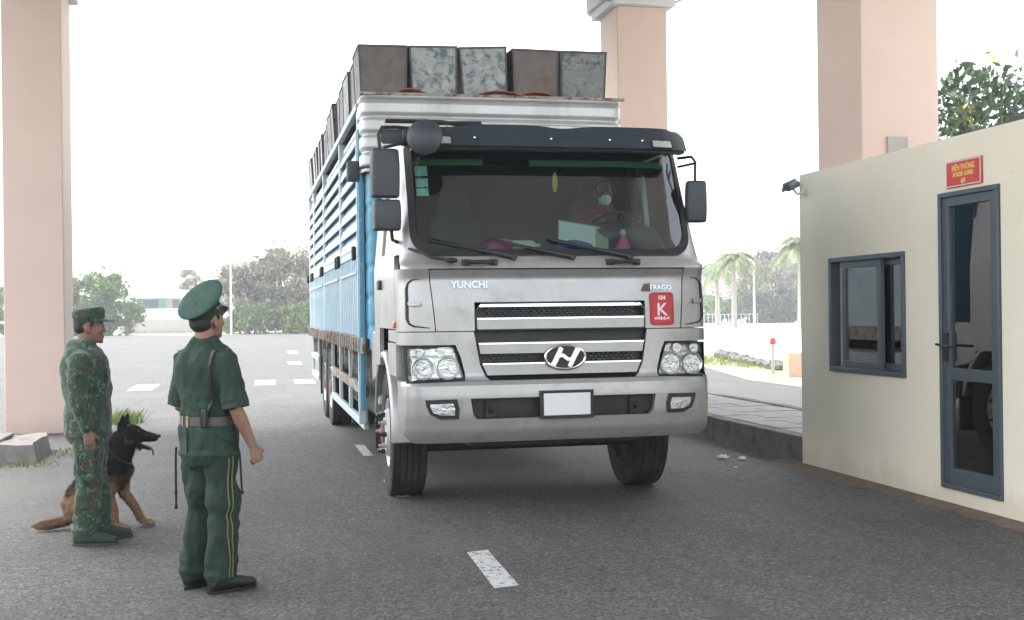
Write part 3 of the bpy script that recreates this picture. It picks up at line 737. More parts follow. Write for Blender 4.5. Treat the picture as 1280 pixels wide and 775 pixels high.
# badges and sticker
def on_skin(x, z, off=.004):
    y = cy(x, z); dx = (cy(x + .01, z) - y) / .01; dz = (cy(x, z + .01) - y) / .01
    nrm = Vector((dx, -1, dz)).normalized(); X = Vector((1, dx, 0)).normalized(); Yv = nrm.cross(X)
    o = Vector((x, y, z)) + nrm * off
    return Matrix(((X.x, Yv.x, nrm.x, o.x), (X.y, Yv.y, nrm.y, o.y), (X.z, Yv.z, nrm.z, o.z), (0, 0, 0, 1)))
text_mesh('YUNCHI', .075, 'badge_lettering', 'badge_metal', truck, on_skin(-.70, 1.725, .004), .004, xs=.98, bold=.003)
text_mesh('TRAGO', .05, 'badge_lettering', 'badge_metal', truck, on_skin(.80, 1.70, .004), .004, xs=1.1, bold=.002)
b = MB(); M_ = on_skin(.675, 1.718, .003); b.prism([(-.035, -.03), (.042, -.03), (.04, .032), (-.005, .026)], 0, .008, 'z', M_); b.build('badge_plate', 'badge_dark', truck)
st = thing('sticker', None, None); st.parent = truck
M_ = on_skin(.805, 1.552, .002); b = MB(); b.prism([(x, z) for x, z in rr(-.1, .1, -.128, .128, .03)], 0, .002, 'z', M_); b.build('sheet', 'sticker_red', st, smooth=0)
for s_, sz, dz in (('154', .042, .072), ('K', .135, -.05)):
    text_mesh(s_, sz, 'lettering', 'sticker_white', st, M_ @ Matrix.Translation((0, dz, .003)), .0006, bold=.002)
b = MB(); rg = random.Random(2); x = -.062
while x < .06:
    w = rg.uniform(.006, .012); b.box(x, x + w, -.082 - rg.choice((0, .006)), -.066 + rg.choice((0, .006)), .0025, .0035, M_); x += w + .004
b.build('small_print', 'sticker_white', st, smooth=0)
ri = rr(-.09, .09, -.118, .118, .025); b = MB(); n = len(ri); inn = grow(ri, -.004)
b.add([M_ @ Vector((x, z, .003)) for x, z in ri + inn], [(i, (i + 1) % n, n + (i + 1) % n, n + i) for i in range(n)]); b.build('border', 'badge_dark', st, smooth=0)

# --- windscreen, seal, pillars, visor
ws = rr(-1.1, 1.1, 1.985, 2.86, (.17, .17, .06, .06), 8)
b = MB(); l_, r_ = oval_edges(ws); patch(b, l_, r_, 1.9855, 2.859, 0, .004, nx=50, nz=24); wsc = b.build('windscreen', 'windscreen_glass', truck, smooth=60)
b = MB(); ring(b, grow(ws, .016), grow(ws, -.034), .012, .04); b.build('rubber_seal', 'rubber_seal', wsc)
for s in (-1, 1):
    b = MB(); e = grow(ws, .012); el, er = oval_edges(e)
    inn = (lambda z: el(max(1.976, min(2.868, z))) + .002) if s < 0 else (lambda z: er(max(1.976, min(2.868, z))) - .002)
    out = lambda z, s=s: s * W(z)
    a, c = (out, inn) if s < 0 else (inn, out); patch(b, a, c, 1.985, 2.9, 0, .06, nx=10, nz=28); b.build('screen_pillar', 'silver_paint', truck, smooth=50)
# tint strip behind the glass
b = MB(); patch(b, -1.0, -.52, 2.685, 2.735, -.012, .002, nz=2); b.build('tint_strip', 'tint_strip', wsc); b = MB(); patch(b, -.15, 1.04, 2.685, 2.735, -.012, .002, nz=2); b.build('tint_strip', 'tint_strip', wsc)
b = MB()
for z0, z1 in ((2.60, 2.68), (2.51, 2.58), (2.44, 2.50)): patch(b, -1.045, -.955, z0, z1, -.012, .002, nz=2)
b.build('permit_stickers', 'sticker_teal', wsc)
vsurf = lambda x, z: .205 + (z - 2.80) * .55 + .30 * (1 - (1 - min(1, abs(x) / 1.16) ** 4) ** .25)
def vtop(x, z):
    t = (z - 2.805) / .155; h = .155 + .022 * (math.exp(-((x + .36) / .34) ** 6) + math.exp(-((x - .62) / .42) ** 6)) - .05 * max(0, abs(x) - .95) * 4
    return 2.805 + t * h
b = MB(); patch(b, lambda z: -1.115, lambda z: 1.115, 2.805, 2.96, 0, .05, nx=60, nz=8, surf=vsurf, zfn=vtop); vz = b.build('sun_visor', 'visor_grey', truck, smooth=50)
b = MB(); patch(b, -1.09, 1.09, 2.785, 2.803, -.02, .12, nx=50, nz=2, surf=vsurf); b.build('lower_lip', 'grille_black', vz)
for s in (-1, 1):
    b = MB(); x = s * .885
    patch(b, x - .085, x + .085, 2.82, 2.882, .006, .02, nz=3, surf=vsurf); b.build('marker_lamp', 'lamp_reflector', vz)
    q = rr(x - .091, x + .091, 2.814, 2.888, .008); b = MB(); ring(b, q, grow(q, -.008), .01, .02, surf=vsurf); b.build('lamp_bezel', 'grille_black', vz)
for x in (-.62, -.02, .45, .72): b = MB(); b.ball((x, vsurf(x, 2.87) - .002, 2.872), (.009, .006, .009), n=8); b.build('bolt', 'chrome', vz)
# roof and cab box
b = MB(); prof = [(.36, 2.94), (.48, 2.985), (.7, 3.01), (1.9, 3.03), (1.96, 2.99), (1.96, 2.9), (.42, 2.9)]
b.prism(prof, -1.1, 1.1, 'x'); b.build('roof', 'silver_paint', truck, bevel=.02)
b = MB(); b.box(-1.17, 1.17, 1.91, 1.96, 1.1, 2.9); b.build('rear_wall', 'cab_lining', truck)
b = MB(); b.box(-1.15, 1.15, .5, 1.905, 1.15, 1.25); b.build('cab_floor', 'cab_lining', truck)
b = MB(); b.box(-1.12, 1.12, .52, 1.9, 2.86, 2.895); b.build('headlining', 'cab_lining', truck)
# sides and doors
def spatch(b, s, yl, yr, z0, z1, off=0, depth=.035, nz=None):
    yl, yr = fn(yl), fn(yr); nz = nz or max(2, int((z1 - z0) / .06)); V = []; ny = 8
    for j in range(nz + 1):
        z = z0 + (z1 - z0) * j / nz
        for i in range(ny + 1):
            y = yl(z) + (yr(z) - yl(z)) * i / ny; V.append((s * (W(z) + off), y, z))
    n = ny + 1; F = [(j * n + i, j * n + i + 1, (j + 1) * n + i + 1, (j + 1) * n + i) for j in range(nz) for i in range(ny)]
    loop = list(range(n)) + [j * n + ny for j in range(1, nz + 1)] + [nz * n + i for i in range(ny - 1, -1, -1)] + [j * n for j in range(nz - 1, 0, -1)]
    o = len(V); V += [(V[i][0] - s * depth, V[i][1], V[i][2]) for i in loop]; m = len(loop)
    F += [(loop[k], o + k, o + (k + 1) % m, loop[(k + 1) % m]) for k in range(m)]
    return b.add(V, F)
ye = lambda z: lerp(Y0, z) + .36
for s in (-1, 1):
    b = MB(); dz = lambda z: ye(z) + .012
    spatch(b, s, dz, 1.56, 1.42, 2.02); spatch(b, s, dz, lambda z: dz(z) + .09, 2.02, 2.74); spatch(b, s, 1.46, 1.56, 2.02, 2.74); spatch(b, s, dz, 1.56, 2.74, 2.84)
    d = b.build('door', 'silver_paint', truck, smooth=50)
    b = MB(); spatch(b, s, lambda z: dz(z) + .09, 1.46, 2.02, 2.74, -.015, .004); b.build('window_pane', 'side_glass', d)
    b = MB(); b.box(min(s * 1.215, s * 1.25), max(s * 1.215, s * 1.25), 1.36, 1.5, 1.74, 1.82); b.build('door_handle', 'dark_grey_plastic', d, bevel=.01)
    b = MB(); spatch(b, s, 1.572, 1.955, 1.1, 2.9); spatch(b, s, ye, 1.56, 2.85, 2.9); b.build('cab_side', 'silver_paint', truck, smooth=50)
    # step and wheel arch
    b = MB(); spatch(b, s, lambda z: ye(z) - .02, .92, 1.06, 1.31, .004, .2); spatch(b, s, lambda z: ye(z) + .02, 1.0, 1.32, 1.41, -.01, .2); b.build('step_panel', 'silver_paint', truck, smooth=50)
    b = MB(); b.box(min(s * 1.2, s * 1.235), max(s * 1.2, s * 1.235), .42, .56, 1.43, 1.48); b.build('side_marker', 'amber_lens', truck, bevel=.012)
    b = MB(); cw, ra, rb_ = (1.47, .545), .62, .685; N = 18; V = []
    for k in range(N + 1):
        a = radians(8 + 172 * k / N * 1.02)
        for r0, x0 in ((ra, s * .8), (rb_, s * .8), (rb_ + .0, s * 1.19), (rb_ - .02, s * 1.215), (ra, s * 1.215), (ra, s * 1.19)):
            V.append((x0, cw[0] + r0 * cos(a), cw[1] + r0 * sin(a)))
    F = [(i * 6 + k, i * 6 + (k + 1) % 6, (i + 1) * 6 + (k + 1) % 6, (i + 1) * 6 + k) for i in range(N) for k in range(6)] + [tuple(range(6))[::-1], tuple(range(N * 6, N * 6 + 6))]
    b.add(V, F)
    b.prism([(1.9, 1.0), (2.02, .96), (2.24, .92), (2.3, 1.05), (2.28, 1.34), (2.22, 1.38), (2.0, 1.38), (1.86, 1.25)], min(s * 1.215, s * .9), max(s * 1.215, s * .9), 'x')
    fe = b.build('fender', 'silver_paint', truck, bevel=.012)
    b = MB(); b.box(min(s * .82, s * 1.2), max(s * .82, s * 1.2), 2.18, 2.2, .28, 1.0); b.build('mud_flap', 'chassis_black', truck)
    b = MB(); b.box(min(s * 1.0, s * 1.19), max(s * 1.0, s * 1.19), 2.03, 2.22, .72, .9); b.build('air_box', 'pale_blue_paint' if s < 0 else 'chassis_black', truck, bevel=.02)
# dark inner wheel housings
    b = MB(); b.box(min(s * .62, s * .8), max(s * .62, s * .8), .5, 2.2, .55, 1.15); b.build('inner_arch', 'chassis_black', truck)

# --- wipers and grab handles
for xp, xt, zt in ((-.36, -.98, 2.09), (.10, -.52, 2.085), (.56, -.05, 2.09)):
    b = MB(); A = Vector((xp, cy(xp, 1.965) - .03, 1.958)); Bp = Vector((xt, cy(xt, zt) - .022, zt)); mid = A.lerp(Bp, .42) + Vector((0, -.015, .0))
    b.tube([A + Vector((.02, -.01, -.012)), A, mid], [.02, .024, .017], 8); b.tube([mid, Bp], .009, 6)
    b.lathe([(.0, -.02), (.024, -.02), (.024, .02), (.0, .025)], 12, frame(A, (0, -1, .3))); wp = b.build('wiper', 'black_plastic', truck)
    b = MB(); d = (Bp - A).normalized(); c0 = Bp.lerp(A, .5); b.box(-.30, .34, -.006, .006, -.008, .008, frame(c0 + Vector((0, .006, .008)), (0, -1, .35), d)); b.build('blade', 'rubber_seal', wp)
for x in (-.62, .50):
    b = MB(); y = cy(x, 1.915) - .0; b.tube([(x - .11, y - .005, 1.915), (x - .10, y - .045, 1.918), (x + .10, y - .045, 1.918), (x + .11, y - .005, 1.915)], .017, 8)
    b.box(x - .135, x - .075, y - .03, y + .01, 1.893, 1.94); b.box(x + .075, x + .135, y - .03, y + .01, 1.893, 1.94); b.build('grab_handle', 'black_plastic', truck, bevel=.006)

# --- mirrors
def housing(cx, cyy, cz, w, d, h, name, parent, rz=0):
    b = MB(); L = []
    for t, sw, sd in ((-.5, .86, .6), (-.46, .97, .85), (-.2, 1, 1), (.2, 1, 1), (.46, .95, .85), (.5, .82, .6)):
        L.append([(sw * x * w, sd * y * d, t * h) for x, y in rr(-.5, .5, -.5, .5, .22, 4)])
    n = len(L[0]); V = [p for r in L for p in r]; F = [(i * n + k, i * n + (k + 1) % n, (i + 1) * n + (k + 1) % n, (i + 1) * n + k) for i in range(len(L) - 1) for k in range(n)] + [tuple(range(n))[::-1], tuple(range((len(L) - 1) * n, len(L) * n))]
    R_ = Matrix.Translation((cx, cyy, cz)) @ Matrix.Rotation(rz, 4, 'Z'); b.add([R_ @ Vector(p) for p in V], F)
    o = b.build(name, 'dark_grey_plastic', parent, bevel=.006); g = MB(); g.box(-.4 * w, .4 * w, .48 * d, .51 * d, -.42 * h, .42 * h, R_); g.build('mirror_glass', 'chrome', o); return o
ml = thing('mirror', None, None); ml.parent = truck
housing(-1.297, .34, 2.60, .215, .13, .37, 'upper_housing', ml, .12); housing(-1.287, .34, 2.285, .21, .13, .235, 'lower_housing', ml, .12)
housing(-1.50, .75, 2.66, .10, .09, .16, 'side_camera_box', ml)
b = MB(); b.tube([(-1.33, .36, 2.77), (-1.34, .36, 2.9), (-1.31, .38, 2.955), (-1.2, .42, 2.965), (-1.02, .5, 2.965)], .014); b.tube([(-1.3, .36, 2.80), (-1.18, .38, 2.83), (-1.06, .36, 2.85)], .012)
b.build('mirror_arm', 'black_plastic', ml); b = MB(); b.tube([(-1.25, .36, 2.17), (-1.24, .38, 2.1), (-1.19, .44, 2.085), (-1.1, .5, 2.085)], .014); b.build('mirror_arm', 'black_plastic', ml); b = MB(); b.tube([(-1.48, .75, 2.68), (-1.33, .4, 2.68)], .012); b.build('mirror_arm', 'black_plastic', ml)
b = MB(); b.prism(rr(-1.31, -1.02, 2.845, 2.955, .03), .47, .49, 'y'); b.build('arm_shield', 'dark_grey_plastic', ml)
rm = thing('round_mirror', None, None); rm.parent = truck
M_ = frame((-1.02, .14, 2.855), (-.3, -.9, .12)); b = MB(); b.lathe([(.0, .05), (.06, .045), (.11, .025), (.135, .0), (.135, -.015), (.12, -.012), (.0, -.008)], 32, M_ @ Matrix.Diagonal((1.0, 1.0, 1, 1))); b.build('housing', 'dark_grey_plastic', rm)
b = MB(); b.tube([(-1.02, .16, 2.87), (-1.12, .3, 2.9), (-1.1, .42, 2.945), (-.9, .5, 3.03)], .014); b.box(-1.17, -1.06, .2, .27, 2.86, 2.92); b.build('arm', 'black_plastic', rm)
b = MB(); b.tube([(-1.25, .7, 3.055), (-.8, .72, 3.06), (-.62, .72, 3.035)], .018); b.tube([(-.95, .6, 3.03), (-.5, .6, 3.035)], .018); b.build('roof_step_bar', 'black_plastic', truck)
mr = thing('mirror', None, None); mr.parent = truck
housing(1.215, .40, 2.41, .165, .13, .335, 'housing', mr, -.15)
b = MB(); b.tube([(1.21, .4, 2.56), (1.215, .4, 2.73), (1.19, .42, 2.775), (1.10, .5, 2.77)], .013); b.build('mirror_arm', 'black_plastic', mr); b = MB(); b.tube([(1.21, .4, 2.72), (1.10, .5, 2.70)], .011); b.build('mirror_arm', 'black_plastic', mr)
b = MB(); pts = [(-1.05 + .21 * i, .75, 3.075 + .012 * sin(i * 1.3) - .004 * i) for i in range(11)]; b.tube(pts, .008, 6)
for x in (-.75, -.35, .1, .5, .85): b.tube([(x, .75, 3.005), (x, .75, 3.07)], .008, 6)
b.build('roof_rail', 'galvanised', truck)
b = MB(); b.tube([(-1.16, .36, 2.04), (-1.05, .17, 2.0), (-.98, .12, 1.955), (-.86, .07, 1.935)], .012); b.ball((-.84, .075, 1.93), (.05, .035, .022)); b.build('washer_hose', 'black_plastic', truck)

# --- cab interior
b = MB(); prof = [(.30, 1.93), (.42, 2.03), (.66, 2.05), (.74, 1.98), (.74, 1.35), (.4, 1.35)]; b.prism(prof, -1.1, 1.1, 'x'); b.build('dashboard', 'cab_lining', truck, bevel=.02)
b = MB(); b.loft([(.36, .70, 2.06, .05, .05), (.44, .66, 2.13, .16, .13), (.68, .66, 2.15, .2, .15), (.9, .67, 2.1, .16, .12), (1.02, .70, 2.02, .05, .05)], 14, (0, 1, 0)); b.build('instrument_binnacle', 'dark_grey_plastic', truck)
b = MB(); M_ = frame((.69, .92, 2.22), (0, .6, .8)); b.tube([M_ @ Vector((.22 * cos(2 * pi * k / 28), .22 * sin(2 * pi * k / 28), 0)) for k in range(28)], .014, 8, True); b.tube([M_ @ Vector((0, 0, 0)), M_ @ Vector((0, 0, -.3))], .03)
for a in (0.3, pi - .3, 1.5 * pi): b.tube([M_ @ Vector((0, 0, 0)), M_ @ Vector((.21 * cos(a), .21 * sin(a), 0))], .013)
b.build('steering_wheel', 'black_plastic', truck)
for x, up in ((-.55, .1), (.7, .22)):
    b = MB(); b.loft([(x, 1.45, 1.62, .25, .1), (x, 1.5, 1.95, .25, .09), (x, 1.56, 2.25, .22, .07), (x, 1.58, 2.3, .15, .05), (x, 1.58, 2.42, .14, .05), (x, 1.58, 2.5, .11, .04)], 16); b.loft([(x, 1.0, 1.58, .25, .08), (x, 1.4, 1.56, .25, .09)], 16); b.v = [(p[0], p[1] + .04, p[2] + up) for p in b.v]; b.box(x - .2, x + .2, 1.1, 1.45, 1.25, 1.5 + up); b.build('seat', 'seat_fabric', truck)
b = MB(); b.box(-1.1, 1.1, 1.88, 1.905, 1.3, 2.85); b.build('bunk_curtain', 'seat_fabric', truck)

# --- wheels
def tyre_prof(R, w):
    h = w / 2; P = [(R * .555, -h * .62), (R * .62, -h * .92), (R * .78, -h * 1.0), (R * .92, -h * .99), (R * .985, -h * .92), (R * .998, -h * .86)]
    g = [-.86, -.56, -.50, -.18, -.12, .12, .18, .50, .56, .86]
    for i in range(1, len(g) - 1, 2):
        a, c = g[i], g[i + 1]; P += [(R, h * (a - .012)), (R - .014, h * (a + .01)), (R - .014, h * (c - .01)), (R, h * (c + .012))]
    return P + [(R * .998, h * .86), (R * .985, h * .92), (R * .92, h * .99), (R * .78, h * 1.0), (R * .62, h * .92), (R * .555, h * .62)]
def wheel(x, y, s, front, R=.53, w=.30, steer=0):
    t = thing('wheel', None, None); t.parent = truck; t.location = (x, y, R); t.rotation_euler = (0, 0, steer)
    A = frame((0, 0, 0), (s, 0, 0))
    b = MB(); b.lathe(tyre_prof(R, w), 56, A, closed=False); b.build('tyre', 'tyre_rubber', t, smooth=35)
    b = MB(); h = w / 2
    if front: pf = [(R * .56, -h * .6), (R * .56, h * .8), (R * .545, h * .9), (R * .5, h * .78), (R * .47, h * .55), (R * .40, h * .7), (R * .36, h * 1.05), (R * .24, h * 1.12), (.0, h * 1.12)]
    else: pf = [(R * .56, -h * .6), (R * .56, h * .9), (R * .53, h * .95), (R * .5, h * .5), (R * .42, -h * .2), (R * .25, -h * .1), (R * .24, h * .3), (0, h * .35)]
    b.lathe(pf, 40, A); b.build('rim', 'wheel_white', t)
    b = MB(); b.lathe([(R * .2, h * (1.1 if front else .3)), (R * .19, h * (1.2 if front else .9)), (R * .15, h * (1.28 if front else 1.0)), (0, h * (1.3 if front else 1.02))], 24, A); b.build('hub_cap', 'wheel_rust', t)
    if front:
        for k in range(10):
            a = 2 * pi * k / 10; b = MB(); q = A @ Matrix.Translation((R * .305 * cos(a), R * .305 * sin(a), 0)); b.lathe([(.021, h * 1.05), (.021, h * 1.3), (.013, h * 1.32), (.013, h * 1.5), (.0, h * 1.5)], 8, q); b.build('wheel_nut', 'chassis_black' if k % 2 else 'galvanised', t)
    return t
for s in (-1, 1): wheel(s * 1.035, 1.47, s, True, steer=-.03)
wr = wheel(-1.075, 8.1, -1, False, .52, .28); wi = wheel(-.76, 8.1, -1, False, .52, .28)
for (x, y, rz) in ((-1.075, 9.42, 0), (-.76, 9.42, 0), (1.075, 8.1, pi), (.76, 8.1, pi), (1.075, 9.42, pi), (.76, 9.42, pi)):
    c = copy_tree(wr, truck); c.location = (x, y, .52); c.rotation_euler = (0, 0, rz)

# --- chassis
for s in (-1, 1): b = MB(); b.box(min(s * .36, s * .44), max(s * .36, s * .44), .3, 12.2, .78, 1.06); b.build('frame_rail', 'chassis_black', truck)
b = MB(); b.box(-.95, .95, 1.40, 1.54, .36, .5); b.box(-.7, .7, .2, .5, .52, .7); b.box(-.45, .45, .6, 1.3, .48, .9); b.loft([(-.5, 1.0, .55, .12, .1), (.5, 1.0, .55, .12, .1)], 10, (0, 0, 1)); b.build('front_axle', 'chassis_black', truck, bevel=.02)
b = MB(); b.loft([(-.7, 8.1, .52, .12, .12), (-.3, 8.1, .52, .12, .12), (0, 8.1, .52, .24, .24), (.3, 8.1, .52, .12, .12), (.7, 8.1, .52, .12, .12)], 12, (0, 0, 1)); b.build('rear_axle', 'chassis_black', truck)
b = MB(); b.loft([(-.7, 9.42, .52, .12, .12), (-.3, 9.42, .52, .12, .12), (0, 9.42, .52, .24, .24), (.3, 9.42, .52, .12, .12), (.7, 9.42, .52, .12, .12)], 12, (0, 0, 1)); b.build('rear_axle', 'chassis_black', truck)
b = MB(); b.box(-1.1, -.5, 3.2, 4.6, .5, 1.05); b.build('fuel_tank', 'chassis_black', truck, bevel=.06)
b = MB(); b.box(-1.08, -.5, 4.9, 5.9, .5, 1.0)
for i in range(6): b.box(-1.1, -1.08, 4.92, 5.88, .53 + i * .075, .57 + i * .075)
b.build('battery_box', 'chassis_black', truck, bevel=.01)
b = MB(); b.box(.5, 1.1, 3.2, 5.4, .5, 1.05); b.build('fuel_tank', 'galvanised', truck, bevel=.06)

# --- cargo body
CB0, CB1, HW = 2.52, 12.4, 1.27
b = MB(); b.box(-HW + .03, HW - .03, CB0 + .05, CB1, 1.2, 1.3); b.build('cargo_floor', 'chassis_black', truck)
for s in (-1, 1):
    b = MB(); b.box(min(s * (HW - .03), s * (HW + .005)), max(s * (HW - .03), s * (HW + .005)), CB0 + .05, CB1, 1.16, 1.315); fl = b.build('floor_rail', 'rusty_rail', truck, bevel=.006)
    if s < 0:
        for i in range(34):
            y = CB0 + .28 + i * .29; b = MB(); b.box(-HW - .028, -HW - .006, y, y + .05, 1.17, 1.31); b.build('hinge_bracket', 'rusty_rail', fl, bevel=.004)
        for i in range(9):
            y = CB0 + .6 + i * 1.08; b = MB(); b.box(-HW + .04, -.44, y, y + .07, 1.06, 1.198); b.prism([(-HW + .04, 1.06), (-HW + .04, .9), (-HW + .1, .9), (-.7, 1.06)], y + .02, y + .045); b.build('cross_member', 'rusty_rail', truck)
# ribbed front wall wrapping round the corners
def fwall(z0, z1, name, m, step, amp, hw, y0, c=.16):
    b = MB(); nz = max(4, int((z1 - z0) / .02)); X = []
    for k in range(25): X.append(-1 + 2 * k / 24)
    V = []
    for j in range(nz + 1):
        z = z0 + (z1 - z0) * j / nz; ph = ((z1 - z) % step) / step; dep = amp * (1 if ph < .28 else 0) * (1 if z1 - z > .03 else 0)
        for t in X:
            a = math.sin(t * pi / 2); V.append((a * (hw - dep), y0 + dep + c * (1 - (1 - abs(a) ** 6) ** (1 / 6)), z))
        V.insert(len(V) - 25, (-(hw - dep), y0 + .42, z)); V.append(((hw - dep), y0 + .42, z))
    n = 27; F = [(j * n + i, j * n + i + 1, (j + 1) * n + i + 1, (j + 1) * n + i) for j in range(nz) for i in range(n - 1)]
    b.add(V, F); return b.build(name, m, truck, smooth=60)
fwall(2.86, 3.575, 'front_board', 'ribbed_silver', .165, .02, HW, CB0 - .08)
fwall(1.2, 2.86, 'front_board', 'blue_paint', .28, .007, HW - .06, CB0 - .06)
b = MB(); b.box(-HW - .01, HW + .01, CB0 - .09, CB0 - .05, 3.575, 3.60); b.build('front_cap_rail', 'rusty_rail', truck)
# uprights
PY = [CB0 + .42, 5.3, 8.35, 10.95, CB1 - .1]
for s in (-1, 1):
    for i, y in enumerate(PY):
        b = MB(); b.box(min(s * HW, s * (HW - .08)), max(s * HW, s * (HW - .08)), y - .05, y + .05, 1.317, 3.50); b.build('upright', 'pale_blue_paint', truck, bevel=.008)
    b = MB(); b.box(min(s * (HW - .045), s * (HW + .012)), max(s * (HW - .045), s * (HW + .012)), PY[0] - .05, CB1, 3.503, 3.575); b.build('top_rail', 'pale_blue_paint', truck, bevel=.006)
    b = MB(); b.box(min(s * (HW - .05), s * (HW - .08)), max(s * (HW - .05), s * (HW - .08)), PY[0] - .05, CB1, 3.36, 3.42); b.build('top_rail', 'pale_blue_paint', truck, bevel=.006)
# the front corner post beside the cab
b = MB(); b.box(-HW - .02, -HW + .05, CB0 + .30, CB0 + .37, .48, 3.3); b.build('corner_post', 'pale_blue_paint', truck, bevel=.006)
b = MB(); b.box(-HW - .012, -HW + .03, CB0 + .2, CB0 + .245, .62, 3.3); b.build('corner_post', 'blue_paint', truck, bevel=.006)
b = MB(); b.add([(-HW + .012, PY[0], 1.32), (-HW + .012, CB1 - .1, 1.32), (-HW + .012, CB1 - .1, 2.13), (-HW + .012, PY[0], 2.13)], [(0, 1, 2, 3)])
for i in range(4):
    ya, yb = PY[i] + .055, PY[i + 1] - .055; n = max(6, round((yb - ya) / .225)); st_ = (yb - ya) / n
    b = MB(); b.box(-HW + .006, -HW + .03, ya, yb, 1.32, 2.10); dg_ = b.build('drop_side', 'gate_blue', truck)
    for k in range(n):
        y = ya + k * st_; b = MB()
        zz = 1.325; b.prism([(y + .01, -HW + .007), (y + .015, -HW - .002), (y + .055, -HW - .002), (y + .06, -HW + .007)], 1.325, 2.095, 'z', Matrix(((0, 1, 0, 0), (1, 0, 0, 0), (0, 0, 1, 0), (0, 0, 0, 1)))); b.build('rib', 'pale_blue_paint', dg_)
        for zc in (1.52, 1.78):
            b = MB(); b.box(-HW + .003, -HW + .0055, y + .09, y + st_ - .012, zc, zc + .07); b.build('pressed_panel', 'gate_blue', dg_, bevel=.004)
    b = MB(); b.box(-HW - .012, -HW + .05, ya, yb, 2.10, 2.175); b.build('gate_rail', 'pale_blue_paint', dg_, bevel=.006)
    b = MB(); b.box(-HW - .014, -HW - .004, ya + (yb - ya) * .05, ya + (yb - ya) * .95, 1.93, 1.955); b.build('gate_rail', 'pale_blue_paint', dg_)
    for yy in (ya + .05, yb - .15):
        b = MB(); b.box(-HW - .05, -HW - .012, yy, yy + .1, 2.06, 2.2); b.build('latch', 'chassis_black', dg_, bevel=.012)
    fr_ = None
    b = MB(); b.box(-HW + .052, -HW + .058, ya, yb, 2.18, 3.35); fr_ = b.build('upper_side', 'blue_paint', truck)
    b = MB(); b.box(-HW + .01, -HW + .05, ya, ya + .045, 2.18, 3.35); b.build('side_stile', 'pale_blue_paint', fr_); b = MB(); b.box(-HW + .01, -HW + .05, yb - .045, yb, 2.18, 3.35); b.build('side_stile', 'pale_blue_paint', fr_)
    for k in range(7):
        z = 2.19 + k * .168; R_ = Matrix.Translation((-HW + .022, 0, z + .055)) @ Matrix.Rotation(radians(14), 4, 'Y'); b = MB(); b.box(-.008, .008, ya + .046, yb - .046, -.058, .058, R_); b.build('slat', 'pale_blue_paint', fr_, bevel=.003)
b = MB(); b.box(HW - .03, HW - .02, PY[0], CB1, 1.32, 3.36); b.build('right_side', 'pale_blue_paint', truck)
b = MB(); b.box(-HW + .09, HW - .09, CB1 - .06, CB1 - .04, 1.32, 3.5); b.build('tail_gate', 'blue_paint', truck)
# side guard
sgd = thing('side_guard', None, None); sgd.parent = truck
for z0, z1 in ((.42, .50), (.74, .84)): b = MB(); b.box(-HW + .03, -HW + .08, CB0 + .38, 7.45, z0, z1); b.build('guard_rail', 'rusty_rail' if z0 > .6 else 'pale_blue_paint', sgd, bevel=.006)
for y in (CB0 + .42, 4.6, 6.0, 7.35):
    b = MB(); b.box(-HW + .035, -HW + .075, y, y + .1, .501, .739); b.box(-HW + .035, -HW + .075, y + .02, y + .07, .841, 1.16); b.build('guard_post', 'pale_blue_paint', sgd, bevel=.006)
for y in (7.42, 10.1):
    b = MB(); b.box(-1.23, -.6, y, y + .02, .62 if y < 8 else .3, 1.16); b.build('mud_flap', 'chassis_black', truck)
b = MB(); b.box(-HW + .02, -HW + .07, 10.3, 12.2, .5, .58); b.box(-HW + .02, -HW + .07, 10.3, 12.2, .8, .88); b.box(-HW + .03, -HW + .06, 10.4, 10.46, .581, .799); b.box(-HW + .03, -HW + .06, 12.0, 12.06, .581, .799); b.box(-HW + .03, -HW + .06, 10.4, 10.46, .881, 1.16); b.box(-HW + .03, -HW + .06, 12.0, 12.06, .881, 1.16); b.build('guard_rail', 'pale_blue_paint', sgd)

